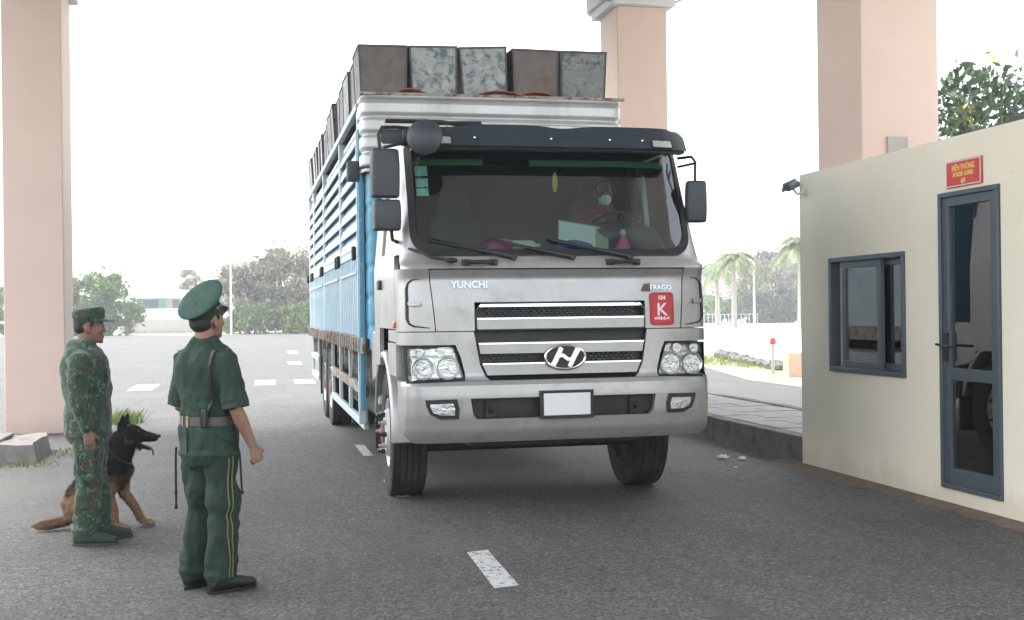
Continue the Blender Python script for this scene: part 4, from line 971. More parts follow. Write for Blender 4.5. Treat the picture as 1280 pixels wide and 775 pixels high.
# ================================================================== load: metal crates on top
mat('crate_grey', (.25, .262, .262), .6, .35, var=.3, vs_=9, c2=(.1, .115, .13), s2=9, t2=(.48, .6), bump=.35, bs=14, rnd=True)
mat('crate_pale', (.36, .385, .38), .6, .3, var=.3, vs_=10, c2=(.12, .155, .19), s2=11, t2=(.5, .62), bump=.4, bs=14, rnd=True)
mat('crate_brown', (.165, .145, .14), .6, .4, var=.25, vs_=6, c2=(.14, .085, .065), s2=6, t2=(.55, .75), bump=.2, bs=12, rnd=True)
mat('crate_rim', (.1, .1, .105), .6, .3, var=.3, vs_=8, c2=(.08, .05, .04), s2=8)
mat('orange_tarp', (.38, .14, .085), .8, var=.15, vs_=9, bump=.4, bs=14)
def crate(w, d, h, m):
    t = thing('metal_crate', None, None); TP = lambda x, y, z: (x * (.93 + .07 * z / h), y * (.95 + .05 * z / h), z)
    for nm, bx in (('side_panel', (-w / 2, w / 2, -d / 2, -d / 2 + .012)), ('side_panel', (-w / 2, w / 2, d / 2 - .012, d / 2)), ('side_panel', (-w / 2, -w / 2 + .012, -d / 2 + .012, d / 2 - .012)), ('side_panel', (w / 2 - .012, w / 2, -d / 2 + .012, d / 2 - .012))):
        # panels dented a little
        x0, x1, y0, y1 = bx; n = 7; b = MB(); long_x = (x1 - x0) > (y1 - y0)
        V = []; sgn = -1 if (y0 if long_x else x0) < 0 else 1
        for j in range(n):
            for i in range(n):
                u, v = i / (n - 1), j / (n - 1); dn = (.012 * mnoise.noise(Vector((u * 2.4 + w * 9 + x0 * 5, v * 2.4 + h * 3, y0 * 7))) - .004) * sin(pi * u) * sin(pi * v)
                V.append((x0 + (x1 - x0) * u, (y0 if sgn < 0 else y1) + dn * 1.6, h * v) if long_x else ((x0 if sgn < 0 else x1) + dn * 1.6, y0 + (y1 - y0) * u, h * v))
        b.add(V, [(j * n + i, j * n + i + 1, (j + 1) * n + i + 1, (j + 1) * n + i) for j in range(n - 1) for i in range(n - 1)])
        b.v = [TP(*p) for p in b.v]; b.build(nm, m, t, smooth=50)
    b = MB(); b.box(-w / 2 - .008, w / 2 + .008, -d / 2 - .008, -d / 2 + .016, h - .02, h); b.box(-w / 2 - .008, w / 2 + .008, d / 2 - .016, d / 2 + .008, h - .02, h)
    b.box(-w / 2 - .008, -w / 2 + .016, -d / 2 + .016, d / 2 - .016, h - .02, h); b.box(w / 2 - .016, w / 2 + .008, -d / 2 + .016, d / 2 - .016, h - .02, h); b.build('rim', 'crate_rim', t, smooth=0)
    for sx in (-1, 1):
        for sy in (-1, 1):
            b = MB(); b.box(min(sx * (w / 2 - .012), sx * (w / 2 + .006)), max(sx * (w / 2 - .012), sx * (w / 2 + .006)), min(sy * (d / 2 - .012), sy * (d / 2 + .006)), max(sy * (d / 2 - .012), sy * (d / 2 + .006)), 0, h - .021); b.v = [TP(*p) for p in b.v]; b.build('corner_strip', 'crate_rim', t, smooth=0)
    b = MB(); b.box(-w / 2 + .013, w / 2 - .013, -d / 2 + .013, d / 2 - .013, .0, .012); b.build('bottom', m, t, smooth=0)
    return t
ct = {k: crate(.455, .6, .475, k) for k in ('crate_grey', 'crate_pale', 'crate_brown')}
used = set()
def put_crate(kind, x, y, z, rx, ry, rz, label, group):
    o = ct[kind]
    if kind in used: o = copy_tree(o)
    used.add(kind); o.location = (TX + x, TY + y, z); o.rotation_euler = (rx, ry, rz); return tag(o, label, 'crate', group)
FL = [('crate_brown', -1.05, 3.585, 0, -.012, 'dark brown metal crate at the corner of the load, beside a mottled pale crate'), ('crate_pale', -.575, 3.592, .03, -.025, 'mottled pale crate between the dark brown corner crate and another pale crate'), ('crate_pale', -.075, 3.6, -.01, -.05, 'leaning pale crate with blue smears, the middle one of the front row'), ('crate_brown', .405, 3.592, .045, .0, 'dull brown metal crate between two pale crates of the front row'), ('crate_grey', .90, 3.59, -.02, .008, 'scuffed grey crate at the end of the front row beside the pillar')]
for kind, x, z, rz, ry, lab in FL: put_crate(kind, x, CB0 + .3, z, .0, ry, rz, lab, 'crates stacked on the truck')
rg = random.Random(11); y = CB0 + .3 + .66; ci = 0
ORD = 'first second third fourth fifth sixth seventh eighth ninth tenth eleventh twelfth thirteenth fourteenth fifteenth sixteenth'.split()
while y < CB1 - .35:
    k_ = rg.choice(('crate_grey', 'crate_pale', 'crate_pale', 'crate_brown', 'crate_grey'))
    put_crate(k_, -1.045 + rg.uniform(-.015, .015), y, 3.585, rg.uniform(-.02, .02), rg.uniform(-.03, .03), rg.uniform(-.03, .03), {'crate_grey': 'grey', 'crate_pale': 'pale blotchy', 'crate_brown': 'brown'}[k_] + ' metal crate, ' + ORD[ci] + ' behind the dark corner crate along the truck side', 'crates stacked on the truck')
    y += rg.choice((.63, .64, .66)); ci += 1
b = MB(); b.box(-HW + .1, HW - .1, CB0 + .02, CB1 - .1, 3.54, 3.572); b.build('load_deck', 'chassis_black', truck)
for x, w, under in ((-.80, .16, 'between the corner crate and the mottled pale crate'), (.06, .26, 'under the leaning pale crate'), (.42, .2, 'under the dull brown crate')):
    b = MB(); V = []
    for i in range(13):
        u = -1 + i / 6
        for j in range(4): V.append((x + u * w, CB0 - .05 + j * .03 - .02 * sin(j), 3.598 + .055 * max(0, 1 - u * u) * (1 - j * .15) + .004 * sin(i * 3)))
    b.add(V, [(i * 4 + j, i * 4 + j + 1, (i + 1) * 4 + j + 1, (i + 1) * 4 + j) for i in range(12) for j in range(3)])
    o = b.build('tarpaulin_fold', 'orange_tarp', None, loc=(TX, TY, 0)); tag(o, 'rust orange tarpaulin fold poking out ' + under, 'tarpaulin', 'orange tarpaulin folds')
    md = o.modifiers.new('thick', 'SOLIDIFY'); md.thickness = .006

# things on the dashboard
mat('paper', (.62, .66, .64), .8, var=.04); mat('cardboard', (.36, .32, .24), .85, var=.08); mat('blue_cloth', (.03, .07, .25), .9, var=.15); mat('pink_plastic', (.7, .12, .3), .5, var=.1); mat('pale_plastic', (.6, .6, .58), .5)
mat('yellow_cloth', (.6, .48, .06), .8, var=.15)
t = thing('folder', 'white document folder with brown edge propped behind the windscreen', 'folder', (TX + .24, TY + .43, 2.045), 0)
M_ = Matrix.Rotation(radians(9), 4, 'Y') @ Matrix.Rotation(radians(-28), 4, 'X'); b = MB(); b.box(-.17, .25, 0, .004, 0, .23, M_); b.build('board', 'cardboard', t, smooth=0); b = MB(); b.box(-.165, .14, -.006, -.001, .005, .215, M_); b.build('sheet', 'paper', t, smooth=0)
b = MB()
for k in range(7): b.ball((-.09 + .035 * k, .02 * sin(k * 2), .02 + .025 * sin(k * .55)), (.05, .045, .04), n=10)
o = link('cloth', remesh(b, .012, 3), 'blue_cloth'); o.location = (TX + .17, TY + .36, 2.02); tag(o, 'crumpled dark blue cloth in front of the white folder', 'cloth')
for x, z, r, m, nm, lab in ((-.38, 2.02, .045, 'pink_plastic', 'bottle', 'pink bottle lying on the dashboard near the middle wiper'), (-.20, 2.02, .04, 'pale_plastic', 'bottle', 'pale bottle lying beside the pink bottle on the dashboard')):
    b = MB(); A = frame((0, 0, r), (1, .1, 0)); b.lathe([(0, -.11), (r * .9, -.11), (r, -.1), (r, .04), (r * .8, .07), (r * .35, .09), (r * .35, .12), (0, .12)], 16, A); o = b.build(nm, m, None, loc=(TX + x, TY + .40, z)); tag(o, lab, 'bottle')
t = thing('doll', 'small pink doll figure standing on the dashboard by the folder', 'doll', (TX + .60, TY + .41, 2.03))
b = MB(); b.lathe([(0, 0), (.06, 0), (.05, .04), (.025, .09), (.02, .11), (0, .112)], 14); b.build('dress', 'pink_plastic', t); b = MB(); b.ball((0, 0, .13), (.025, .025, .028)); b.build('head', 'pale_plastic', t)
t = thing('hanging_charm', 'yellow tasselled charm hanging inside the top of the windscreen', 'charm', (TX + .085, TY + .56, 2.50))
b = MB(); b.tube([(0, 0, .15), (0, 0, .34)], .003, 5); b.build('cord', 'black_plastic', t); b = MB(); b.loft([(0, 0, .0, .012, .01), (0, 0, .05, .024, .02), (0, 0, .12, .02, .018), (0, 0, .15, .008, .008)], 10); b.build('pendant', 'yellow_cloth', t)
# ================================================================== PEOPLE
mat('skin', (.25, .135, .095), .6, var=.18, vs_=22, bump=.3, bs=70, c2=(.28, .14, .1), s2=6, t2=(.5, .8))
mat('skin_tan', (.19, .1, .07), .6, var=.18, vs_=22, bump=.3, bs=70, c2=(.22, .11, .08), s2=6, t2=(.5, .8))
mat('hair_black', (.012, .011, .011), .6, var=.2, vs_=60, bump=.4, bs=120)
mat('eye_dark', (.02, .015, .012), .2)
mat('uniform_green', (.012, .034, .019), .88, var=.15, vs_=7, bump=.55, bs=13, c2=(.016, .041, .024), s2=5, stretch=(1.4, 1.4, .7))
mat('trouser_green', (.008, .024, .014), .88, var=.15, vs_=7, bump=.55, bs=11, stretch=(1.3, 1.3, .8))
mat('cap_green', (.03, .072, .055), .85, var=.06, bump=.1, bs=220)
mat('leather_brown', (.07, .058, .058), .45, var=.2, vs_=10)
mat('leather_black', (.01, .01, .01), .42, var=.15, spec=.3)
mat('piping_gold', (.16, .15, .06), .7, var=.1)
mat('boot_green', (.02, .036, .024), .85, var=.2, vs_=9)
mat('sole_dark', (.03, .035, .03), .8)
mat('brass', (.3, .26, .17), .4, .7)
mat('epaulette', (.012, .03, .022), .7)
mat('mask_white', (.75, .8, .8), .8, var=.03)
mat('shirt_red', (.16, .025, .035), .9, var=.15)
mat('trouser_dark', (.02, .022, .03), .9)

def hand(b, wr, dirv, palm_n, side, curl=.5, s=1.0, spread=.012):
    """wrist point, direction of the hand, palm normal; five bent fingers of unequal length"""
    d = Vector(dirv).normalized(); n = Vector(palm_n); n = (n - d * n.dot(d)).normalized(); a = d.cross(n) * side; wr = Vector(wr)   # a: towards the thumb
    pc = wr + d * .045 * s
    b.loft([(*wr, .027 * s, .019 * s), (*(wr + d * .03 * s), .035 * s, .018 * s), (*(wr + d * .07 * s), .04 * s, .016 * s), (*(wr + d * .09 * s), .038 * s, .013 * s)], 12, a)
    for k, (off, L) in enumerate(((.030, .068), (.010, .076), (-.010, .071), (-.029, .056))):
        p = wr + d * .088 * s + a * off * s; v = d.copy(); ang = curl * .75; P = [p - d * .012 * s]; ll = L * s
        for q, (fr_, bend) in enumerate(((.44, 1.0), (.32, 1.15), (.24, .9))):
            R_ = Matrix.Rotation(ang * bend * 1.25, 3, d.cross(n)); v = R_ @ v if q or curl > .2 else v
            p = p + v * ll * fr_; P.append(p)
        r = .0088 * s
        b.loft([(*P[0], r * 1.1, r * 1.1), (*P[1], r * 1.05, r * 1.05), (*P[2], r * .98, r * .98), (*P[3], r * .8, r * .8)], 8, a)
    t0 = wr + d * .025 * s + a * .03 * s; t1 = t0 + (d * .6 + a * .55 + n * .35) * .045 * s; t2 = t1 + (d * .8 - a * .15 + n * (.3 + curl * .5)) * .032 * s
    b.loft([(*(t0 - d * .01 * s - a * .01 * s), .014 * s, .013 * s), (*t1, .0115 * s, .0115 * s), (*t2, .0085 * s, .0085 * s)], 8, n)

def head_parts(b, HM):
    """skull, face, ears and neck join; HM = matrix of the head whose origin is the skull's centre, facing +Y"""
    b.ball((0, -.012, .015), (.077, .098, .09), HM, 20); b.ball((0, .028, -.05), (.062, .066, .082), HM, 18); b.ball((0, .045, -.1), (.046, .046, .034), HM, 16)
    b.ball((0, .078, -.118), (.024, .018, .018), HM, 12); b.ball((0, .066, -.085), (.04, .03, .04), HM, 14); b.ball((0, .078, -.004), (.05, .02, .014), HM, 14)
    for s in (-1, 1):
        b.ball((s * .036, .07, -.045), (.024, .022, .022), HM, 12); b.ball((s * .03, .083, -.02), (.017, .012, .01), HM, 12)
        b.ball((s * .079, -.01, -.03), (.010, .021, .033), HM, 14, Matrix.Rotation(s * .35, 3, 'Z')); b.ball((s * .074, .003, -.052), (.009, .012, .014), HM, 10)
    b.loft([(0, .086, -.008, .009, .009), (0, .097, -.033, .011, .011), (0, .104, -.05, .015, .011)], 10, (1, 0, 0), HM); 
    for s in (-1, 1): b.ball((s * .012, .093, -.056), (.009, .01, .008), HM, 10)
    b.ball((0, .091, -.079), (.024, .011, .006), HM, 12); b.ball((0, .089, -.091), (.021, .011, .0065), HM, 12)

def fold(scale, amp, stretch=(1, 1, 1), seed=0):
    o = Vector((seed * 7.3, seed * 3.1, seed * 5.7))
    def f(c):
        p = Vector((c.x * stretch[0], c.y * stretch[1], c.z * stretch[2])) * scale + o
        p = p + Vector((mnoise.noise(p * .5), mnoise.noise(p * .5 + Vector((9, 0, 0))), mnoise.noise(p * .5 + Vector((0, 9, 0))))) * .9
        return amp * (mnoise.noise(p) - .35 * abs(mnoise.noise(p * 2.1)) + .35 * mnoise.noise(p * 2.3))
    return f

def make_person(label, loc, rz, H, J, head_rot, skin='skin', outfit='officer'):
    """J: joints in metres at the figure's own scale (facing +Y, right = +X)"""
    P = thing('person', label, 'person', loc, rz)
    V3 = Vector
    body = MB(); k = H / 1.66
    hc = V3(J['head']) ; HM = Matrix.Translation(hc) @ head_rot @ Matrix.Scale(k * 1.0, 4)
    head_parts(body, HM)
    nk = V3(J['neck']); body.loft([(*(nk + V3((0, -.012, -.06))) , .075, .06), (*nk, .057, .055), (*(nk.lerp(hc, .45)), .054, .056), (*(nk.lerp(hc, .75)), .05, .055)], 16)
    def torso(b, e, rows): b.loft([(c[0], c[1], z, a + e, d + e) for z, c, a, d in rows], 24)
    T = J['torso']; torso(body, -.018, T)
    for s in ('R', 'L'):
        sh, el, wr = V3(J['sh' + s]), V3(J['el' + s]), V3(J['wr' + s]); sd = 1 if s == 'R' else -1
        body.loft([(*(sh + V3((-sd * .05, 0, .005))), .055, .055), (*sh, .057, .055), (*sh.lerp(el, .35), .05, .048), (*sh.lerp(el, .8), .041, .04), (*el, .039, .038), (*el.lerp(wr, .3), .041, .039), (*el.lerp(wr, .75), .031, .028), (*wr, .026, .022)], 14, (0, 1, 0))
        hand(body, wr, J['hd' + s], J['pn' + s], sd if J.get('thumb', 1) > 0 else -sd, J['curl' + s], 1.0)
        hp, kn, an = V3(J['hp' + s]), V3(J['kn' + s]), V3(J['an' + s])
        body.loft([(*hp, .078, .085), (*hp.lerp(kn, .5), .062, .066), (*kn, .048, .05), (*kn.lerp(an, .35), .048, .05), (*an, .033, .036)], 14)
        f = V3(J['ft' + s]); body.loft([(*(an + V3((0, 0, -.005))), .03, .034), (*(an.lerp(f, .3) + V3((0, 0, -.02))), .026, .02), (*(an.lerp(f, .85) + V3((0, 0, .016))), .022, .012)], 12, (1, 0, 0))
    bo = link('body', remesh(body, .0062, 2), skin, P, 0); bo.data.shade_smooth()
    # eyes
    for s in (-1, 1): b = MB(); b.ball((s * .031, .0915, -.02), (.011, .005, .0055), HM, 10); b.build('eye', 'eye_dark', P)
    # hair: close crop, thicker at the back of the skull
    b = MB(); b.ball((0, -.02, .025), (.0795, .0955, .088), HM, 20); b.ball((0, -.052, -.018), (.068, .06, .06), HM, 16)
    for s in (-1, 1): b.ball((s * .0705, .018, .0), (.008, .014, .022), HM, 10)
    link('hair', remesh(b, .008, 1), 'hair_black', P, 0).data.shade_smooth()
    return P, HM

def sleeve(b, sh, el, t0, ra, rb, sd):
    sh, el = Vector(sh), Vector(el); e = sh.lerp(el, t0); d = (e - sh).normalized()
    b.loft([(*(sh + Vector((-sd * .07, 0, .0))), .07, .07), (*sh, .071, .07), (*sh.lerp(e, .45), ra, ra), (*e, rb, rb * .95)], 18, (0, 1, 0))
def leg(b, hp, kn, an, r, s=1):
    hp, kn, an = Vector(hp), Vector(kn), Vector(an)
    b.loft([(*(hp + Vector((0, 0, .03))), r[0], r[0] * 1.1), (*hp.lerp(kn, .35), r[1], r[1] * 1.08), (*kn, r[2], r[2] * 1.05), (*kn.lerp(an, .5), r[3], r[3] * 1.08), (*an.lerp(kn, .04), r[4], r[4] * 1.12)], 20)

# ---------------------------------------------------------------- officer in green
JO = dict(head=(0.0, -.012, 1.535), neck=(0, -.035, 1.385),
          torso=[(.80, (0, .0), .165, .125), (.90, (0, -.005), .172, .13), (.985, (0, 0), .158, .118), (1.08, (0, .0), .166, .122), (1.2, (0, -.012), .19, .13), (1.29, (0, -.02), .196, .125), (1.345, (0, -.026), .16, .1), (1.385, (0, -.03), .09, .075)],
          shR=(.188, -.02, 1.295), elR=(.25, -.01, 1.03), wrR=(.258, .10, .815), hdR=(.05, .35, -.9), pnR=(-1, .1, .0), curlR=1.25,
          shL=(-.188, -.02, 1.295), elL=(-.238, -.02, 1.03), wrL=(-.17, .17, .93), hdL=(.6, .6, -.3), pnL=(.4, -.7, 0), curlL=.9,
          hpR=(.09, 0, .84), knR=(.095, .02, .45), anR=(.1, -.01, .075), ftR=(.125, .15, .0),
          hpL=(-.09, 0, .84), knL=(-.10, .015, .45), anL=(-.125, -.02, .075), ftL=(-.155, .14, .0))
HRo = Matrix.Rotation(radians(10), 4, 'Z') @ Matrix.Rotation(radians(11), 4, 'X')
off, HM = make_person('man in dark green uniform and peaked cap seen from behind, facing the truck', (-.22, 6.98, 0), radians(-51), 1.66, JO, HRo)
b = MB(); T = JO['torso']; b.loft([(c[0], c[1], z, a + .02, d + .02) for z, c, a, d in [(.775, (0, 0), .178, .135)] + T], 28)
for s, q in (('R', 1), ('L', -1)): sleeve(b, JO['sh' + s], JO['el' + s], .86, .069, .073, q)
me = remesh(b, .0105, 3); fo = fold(8, .017, (1.3, 1.3, .8), 1)
ruffle(me, lambda c: fo(c) + .006 * sin(60 * (c.z + .35 * c.x)) * max(0, 1 - abs(c.z - 1.04) / .09) * (.5 + mnoise.noise(c * 6)) - (.008 if .935 < c.z < .985 else 0))
shirt = link('shirt', me, 'uniform_green', off, 0); me.shade_smooth()
b = MB()
for q, r_, zz in ((0, .071, 1.365), (1, .066, 1.405)): pass
b.tube([(.068 * cos(a), -.03 + .066 * sin(a), 1.385 + .012 * sin(-a)) for a in [2 * pi * i / 24 for i in range(24)]], .017, 8, True); b.build('collar', 'uniform_green', shirt)
from mathutils.bvhtree import BVHTree
sv0 = BVHTree.FromPolygons([v.co for v in me.vertices], [p.vertices for p in me.polygons])
for q in (1, -1):
    b = MB(); V = []
    for i in range(9):
        x = q * (.095 + .115 * i / 8)
        for yy, up in ((-.055, .003), (.0, .003), (.0, .009), (-.055, .009)):
            h = sv0.ray_cast(Vector((x, yy, 1.7)), Vector((0, 0, -1))); V.append((x, yy, (h[0].z if h[0] else 1.33) + up))
    b.add(V, [(i * 4 + k_, i * 4 + (k_ + 1) % 4, (i + 1) * 4 + (k_ + 1) % 4, (i + 1) * 4 + k_) for i in range(8) for k_ in range(4)] + [(0, 1, 2, 3), (35, 34, 33, 32)]); b.build('epaulette', 'epaulette', shirt)
for s, q in (('R', 1), ('L', -1)):
    sh, el = Vector(JO['sh' + s]), Vector(JO['el' + s]); A = frame(sh.lerp(el, .70), el - sh, (0, 1, 0))
    b = MB(); b.lathe([(.068, -.02), (.074, .0), (.077, .045), (.0775, .075), (.072, .075), (.068, .03)], 26, A @ Matrix.Diagonal((1.0, .93, 1, 1)), closed=True); cf = b.mesh('cuff'); ruffle(cf, fold(10, .01, (1, 1, 1), 8)); link('sleeve_cuff', cf, 'uniform_green', shirt, 60)
b = MB(); b.box(-.004, .004, -.162, -.150, .76, .92, Matrix.Translation((.0, .006, 0))); b.build('back_vent', 'trouser_green', shirt)
b = MB(); 
for s in 'RL': leg(b, JO['hp' + s], JO['kn' + s], JO['an' + s], (.103, .097, .084, .083, .088))
b.loft([(0, 0, .76, .165, .125), (0, 0, .84, .178, .132), (0, 0, .95, .165, .125)], 24)
me = remesh(b, .0105, 3); fo2 = fold(7, .026, (1.2, 1.2, .8), 2)
ruffle(me, lambda c: fo2(c) + .007 * sin(75 * c.z + 6 * c.x) * max(0, 1 - abs(c.z - .13) / .1) * (.6 + mnoise.noise(c * 9)) + .005 * sin(55 * c.z + 9 * c.y) * max(0, 1 - abs(c.z - .45) / .1))
tro = link('trousers', me, 'trouser_green', off, 0); me.shade_smooth()
# double gold piping down the outer seams, laid on the cloth
from mathutils.bvhtree import BVHTree
bv = BVHTree.FromPolygons([v.co for v in me.vertices], [p.vertices for p in me.polygons])
for s, q in (('R', 1), ('L', -1)):
    for dy in (-.012, .012):
        P = []
        for i in range(34):
            z = .77 - i * .0205; y = .0 + dy
            h = bv.ray_cast(Vector((q * .4, y, z)), Vector((-q, 0, 0)))
            if h[0]: P.append(h[0] + h[1] * .001)
        b = MB(); b.tube(P, .0032, 6); b.build('piping', 'piping_gold', tro)
# belt, cross strap, hanging straps
def band_round(b, z0, z1, a, d, cy_=0, th=.006, n=40):
    V = []
    for i in range(n):
        t = 2 * pi * i / n
        for (zz, e) in ((z0, 0), (z1, 0), (z1, th), (z0, th)): V.append(((a + e) * cos(t), cy_ + (d + e) * sin(t), zz))
    b.add(V, [(i * 4 + k_, i * 4 + (k_ + 1) % 4, ((i + 1) % n) * 4 + (k_ + 1) % 4, ((i + 1) % n) * 4 + k_) for i in range(n) for k_ in range(4)])
b = MB(); band_round(b, .936, .985, .181, .141, 0, .005); belt = b.build('belt', 'leather_brown', off)
b = MB(); b.box(-.004, .012, -.153, -.146, .93, .991); b.box(-.045, -.036, -.151, -.144, .932, .989); b.build('buckle', 'brass', belt)
b = MB(); b.box(.10, .112, -.139, -.128, .93, .992); b.build('belt_loop', 'leather_black', belt)
sv = BVHTree.FromPolygons([v.co for v in shirt.data.vertices], [p.vertices for p in shirt.data.polygons])
P = []
for i in range(22):
    t = i / 21; x = .15 - .035 * t + .02 * sin(pi * t); z = 1.372 - .4 * t
    h = sv.ray_cast(Vector((x, -.5, z)), Vector((0, 1, 0)))
    if h[0]: P.append((h[0] + h[1] * .004, h[1]))
b = MB(); V = []
for p, n in P: V += [p + Vector((-.014, 0, 0)), p + Vector((.014, 0, 0)), p + Vector((.014, -.004, 0)), p + Vector((-.014, -.004, 0))]
b.add(V, [(i * 4 + k_, i * 4 + (k_ + 1) % 4, (i + 1) * 4 + (k_ + 1) % 4, (i + 1) * 4 + k_) for i in range(len(P) - 1) for k_ in range(4)] + [(3, 2, 1, 0), tuple(range(len(V) - 4, len(V)))])
b.build('shoulder_strap', 'leather_black', belt)
b = MB(); b.box(.105, .15, -.137, -.122, .93, 1.03); b.build('holster', 'leather_black', belt, bevel=.008)
for x0, y0, zb in ((-.17, -.10, .46), (-.185, -.09, .54), (.02, .17, .53)):
    b = MB(); b.tube([(x0, y0, .8), (x0 - .02 * (1 if x0 < 0 else -1), y0 + .01, .75), (x0 - .03 * (1 if x0 < 0 else -1), y0 + .015, zb)], .006, 6); b.ball((x0 - .03 * (1 if x0 < 0 else -1), y0 + .015, zb), (.011, .011, .014), n=8); b.build('hanging_strap', 'leather_black', belt)
def shoe(an, ft, name, m, par, sole='sole_dark', hgt=.09, w=.044):
    an, ft = Vector(an), Vector(ft); d = Vector((ft.x - an.x, ft.y - an.y, 0)).normalized(); hb = Vector((an.x, an.y, 0)) - d * .055; b = MB()
    L = lambda t: hb + d * t
    b.loft([(*(L(.0) + Vector((0, 0, .05))), w * .85, .045), (*(L(.06) + Vector((0, 0, .056))), w * .98, .052), (*(L(.13) + Vector((0, 0, .05))), w * 1.05, .046), (*(L(.2) + Vector((0, 0, .039))), w * 1.1, .036), (*(L(.255) + Vector((0, 0, .033))), w * .92, .027)], 16, (d.y, -d.x, 0))
    if hgt > .1: b.loft([(*(L(.05) + Vector((0, 0, .05))), w * .95, .055), (*(L(.05) + Vector((0, 0, hgt))), w * 1.05, .06)], 16, (d.y, -d.x, 0))
    o = link(name, remesh(b, .008, 2), m, par, 0); o.data.shade_smooth()
    b = MB(); sd_ = Vector((d.y, -d.x, 0)); P = []
    for i in range(20):
        a = 2 * pi * i / 20; u = cos(a); q = L(.125 + .155 * u) + sd_ * sin(a) * (w * (1.1 + .12 * u)); P.append((q.x, q.y))
    b.prism(P, .0, .018, 'z'); b.build('sole', sole, o, bevel=.003); return o
for s in 'RL': shoe(JO['an' + s], JO['ft' + s], 'shoe', 'leather_black', off, 'leather_black')
# peaked cap: band, wide raised crown, glossy peak
cap = thing('peaked_cap', None, None); cap.parent = off
CM = HM @ Matrix.Translation((0, -.01, .035)) @ Matrix.Rotation(radians(12), 4, 'X')
def ell(a, d, z, tilt=0, dy=0, n=40): return [CM @ Vector((a * cos(2 * pi * i / n), dy + d * sin(2 * pi * i / n), z + tilt * d * sin(2 * pi * i / n))) for i in range(n)]
def rings(b, L, cap0=True, cap1=True):
    n = len(L[0]); V = [p for r in L for p in r]; F = [(i * n + k_, i * n + (k_ + 1) % n, (i + 1) * n + (k_ + 1) % n, (i + 1) * n + k_) for i in range(len(L) - 1) for k_ in range(n)]
    if cap0: F.append(tuple(range(n))[::-1])
    if cap1: F.append(tuple(range((len(L) - 1) * n, len(L) * n)))
    b.add(V, F)
b = MB(); rings(b, [ell(.085, .106, -.012), ell(.0865, .108, .0), ell(.0865, .108, .04)]); b.build('band', 'trouser_green', cap)
b = MB(); rings(b, [ell(.088, .109, .034), ell(.098, .116, .046, .18), ell(.122, .132, .062, .36), ell(.132, .14, .07, .41), ell(.134, .142, .077, .42), ell(.129, .137, .084, .42), ell(.098, .104, .089, .41), ell(.05, .05, .091, .41)]); b.build('crown', 'cap_green', cap, smooth=60)
b = MB(); V = []; n = 20
for i in range(n + 1):
    a = radians(12 + 156 * i / n)
    for rr_, zz in ((1.0, .004), (1.0, -.001), (1.55, -.036), (1.55, -.031)):
        k_ = 1 + (rr_ - 1) * sin(a) ** .6; V.append(CM @ Vector((.0875 * cos(a) * (1 + (k_ - 1) * .35), .109 * sin(a) * k_, zz * 1 + .0)))
b.add(V, [(i * 4 + k_, i * 4 + (k_ + 1) % 4, (i + 1) * 4 + (k_ + 1) % 4, (i + 1) * 4 + k_) for i in range(n) for k_ in range(4)] + [(0, 1, 2, 3), (4 * n + 3, 4 * n + 2, 4 * n + 1, 4 * n)]); b.build('peak', 'leather_black', cap)
b = MB(); b.ball((0, .128, .05), (.018, .006, .022), CM, 12); b.build('cap_badge', 'brass', cap)
b = MB(); b.tube([CM @ Vector((.089 * cos(a), .112 * sin(a), .012)) for a in [radians(15 + 150 * i / 20) for i in range(21)]], .004, 6); b.ball((.087, .02, .012), (.006, .008, .008), CM, 8); b.ball((-.087, .02, .012), (.006, .008, .008), CM, 8); b.build('chin_cord', 'brass', cap)

# ---------------------------------------------------------------- soldier in camouflage
JS = dict(head=(0, .02, 1.495), neck=(0, -.02, 1.345),
          torso=[(.78, (0, .0), .165, .125), (.88, (0, .0), .17, .13), (.97, (0, .005), .16, .122), (1.06, (0, .0), .166, .125), (1.17, (0, -.01), .185, .13), (1.255, (0, -.02), .19, .122), (1.31, (0, -.025), .155, .098), (1.345, (0, -.025), .09, .072)],
          shR=(.19, -.025, 1.265), elR=(.225, -.045, 1.0), wrR=(.205, .02, .78), hdR=(-.02, .1, -1), pnR=(-1, 0, 0), curlR=.35,
          shL=(-.19, -.025, 1.265), elL=(-.225, -.03, 1.0), wrL=(-.2, .07, .79), hdL=(.02, .1, -1), pnL=(1, 0, 0), curlL=.6,
          hpR=(.085, 0, .82), knR=(.1, .015, .44), anR=(.105, -.02, .08), ftR=(.13, .14, 0),
          hpL=(-.085, 0, .82), knL=(-.09, .035, .44), anL=(-.1, .06, .08), ftL=(-.13, .22, 0))
HRs = Matrix.Rotation(radians(0), 4, 'Z') @ Matrix.Rotation(radians(-2), 4, 'X')
sol, HM = make_person('soldier in green camouflage fatigues and cap standing in front of the seated dog', (-1.08, 8.66, 0), radians(-88), 1.6, JS, HRs, 'skin_tan')
b = MB(); T = JS['torso']; b.loft([(c[0], c[1], z, a + .028, d + .03) for z, c, a, d in [(.75, (0, 0), .172, .135)] + T], 28)
for s, q in (('R', 1), ('L', -1)):
    sh, el, wr = Vector(JS['sh' + s]), Vector(JS['el' + s]), Vector(JS['wr' + s])
    b.loft([(*(sh + Vector((-q * .07, 0, 0))), .07, .072), (*sh, .074, .075), (*sh.lerp(el, .5), .072, .074), (*el, .063, .066), (*el.lerp(wr, .5), .055, .058), (*wr.lerp(el, .1), .046, .05)], 18, (0, 1, 0))
me = remesh(b, .0105, 3); fo = fold(8, .015, (1, 1, 1.2), 3); ruffle(me, lambda c: fo(c) + .006 * sin(48 * (c.z + .3 * c.y)) * max(0, 1 - abs(c.z - 1.0) / .16) * (.4 + mnoise.noise(c * 7)))
shirt = link('shirt', me, 'camouflage_cloth', sol, 0); me.shade_smooth()
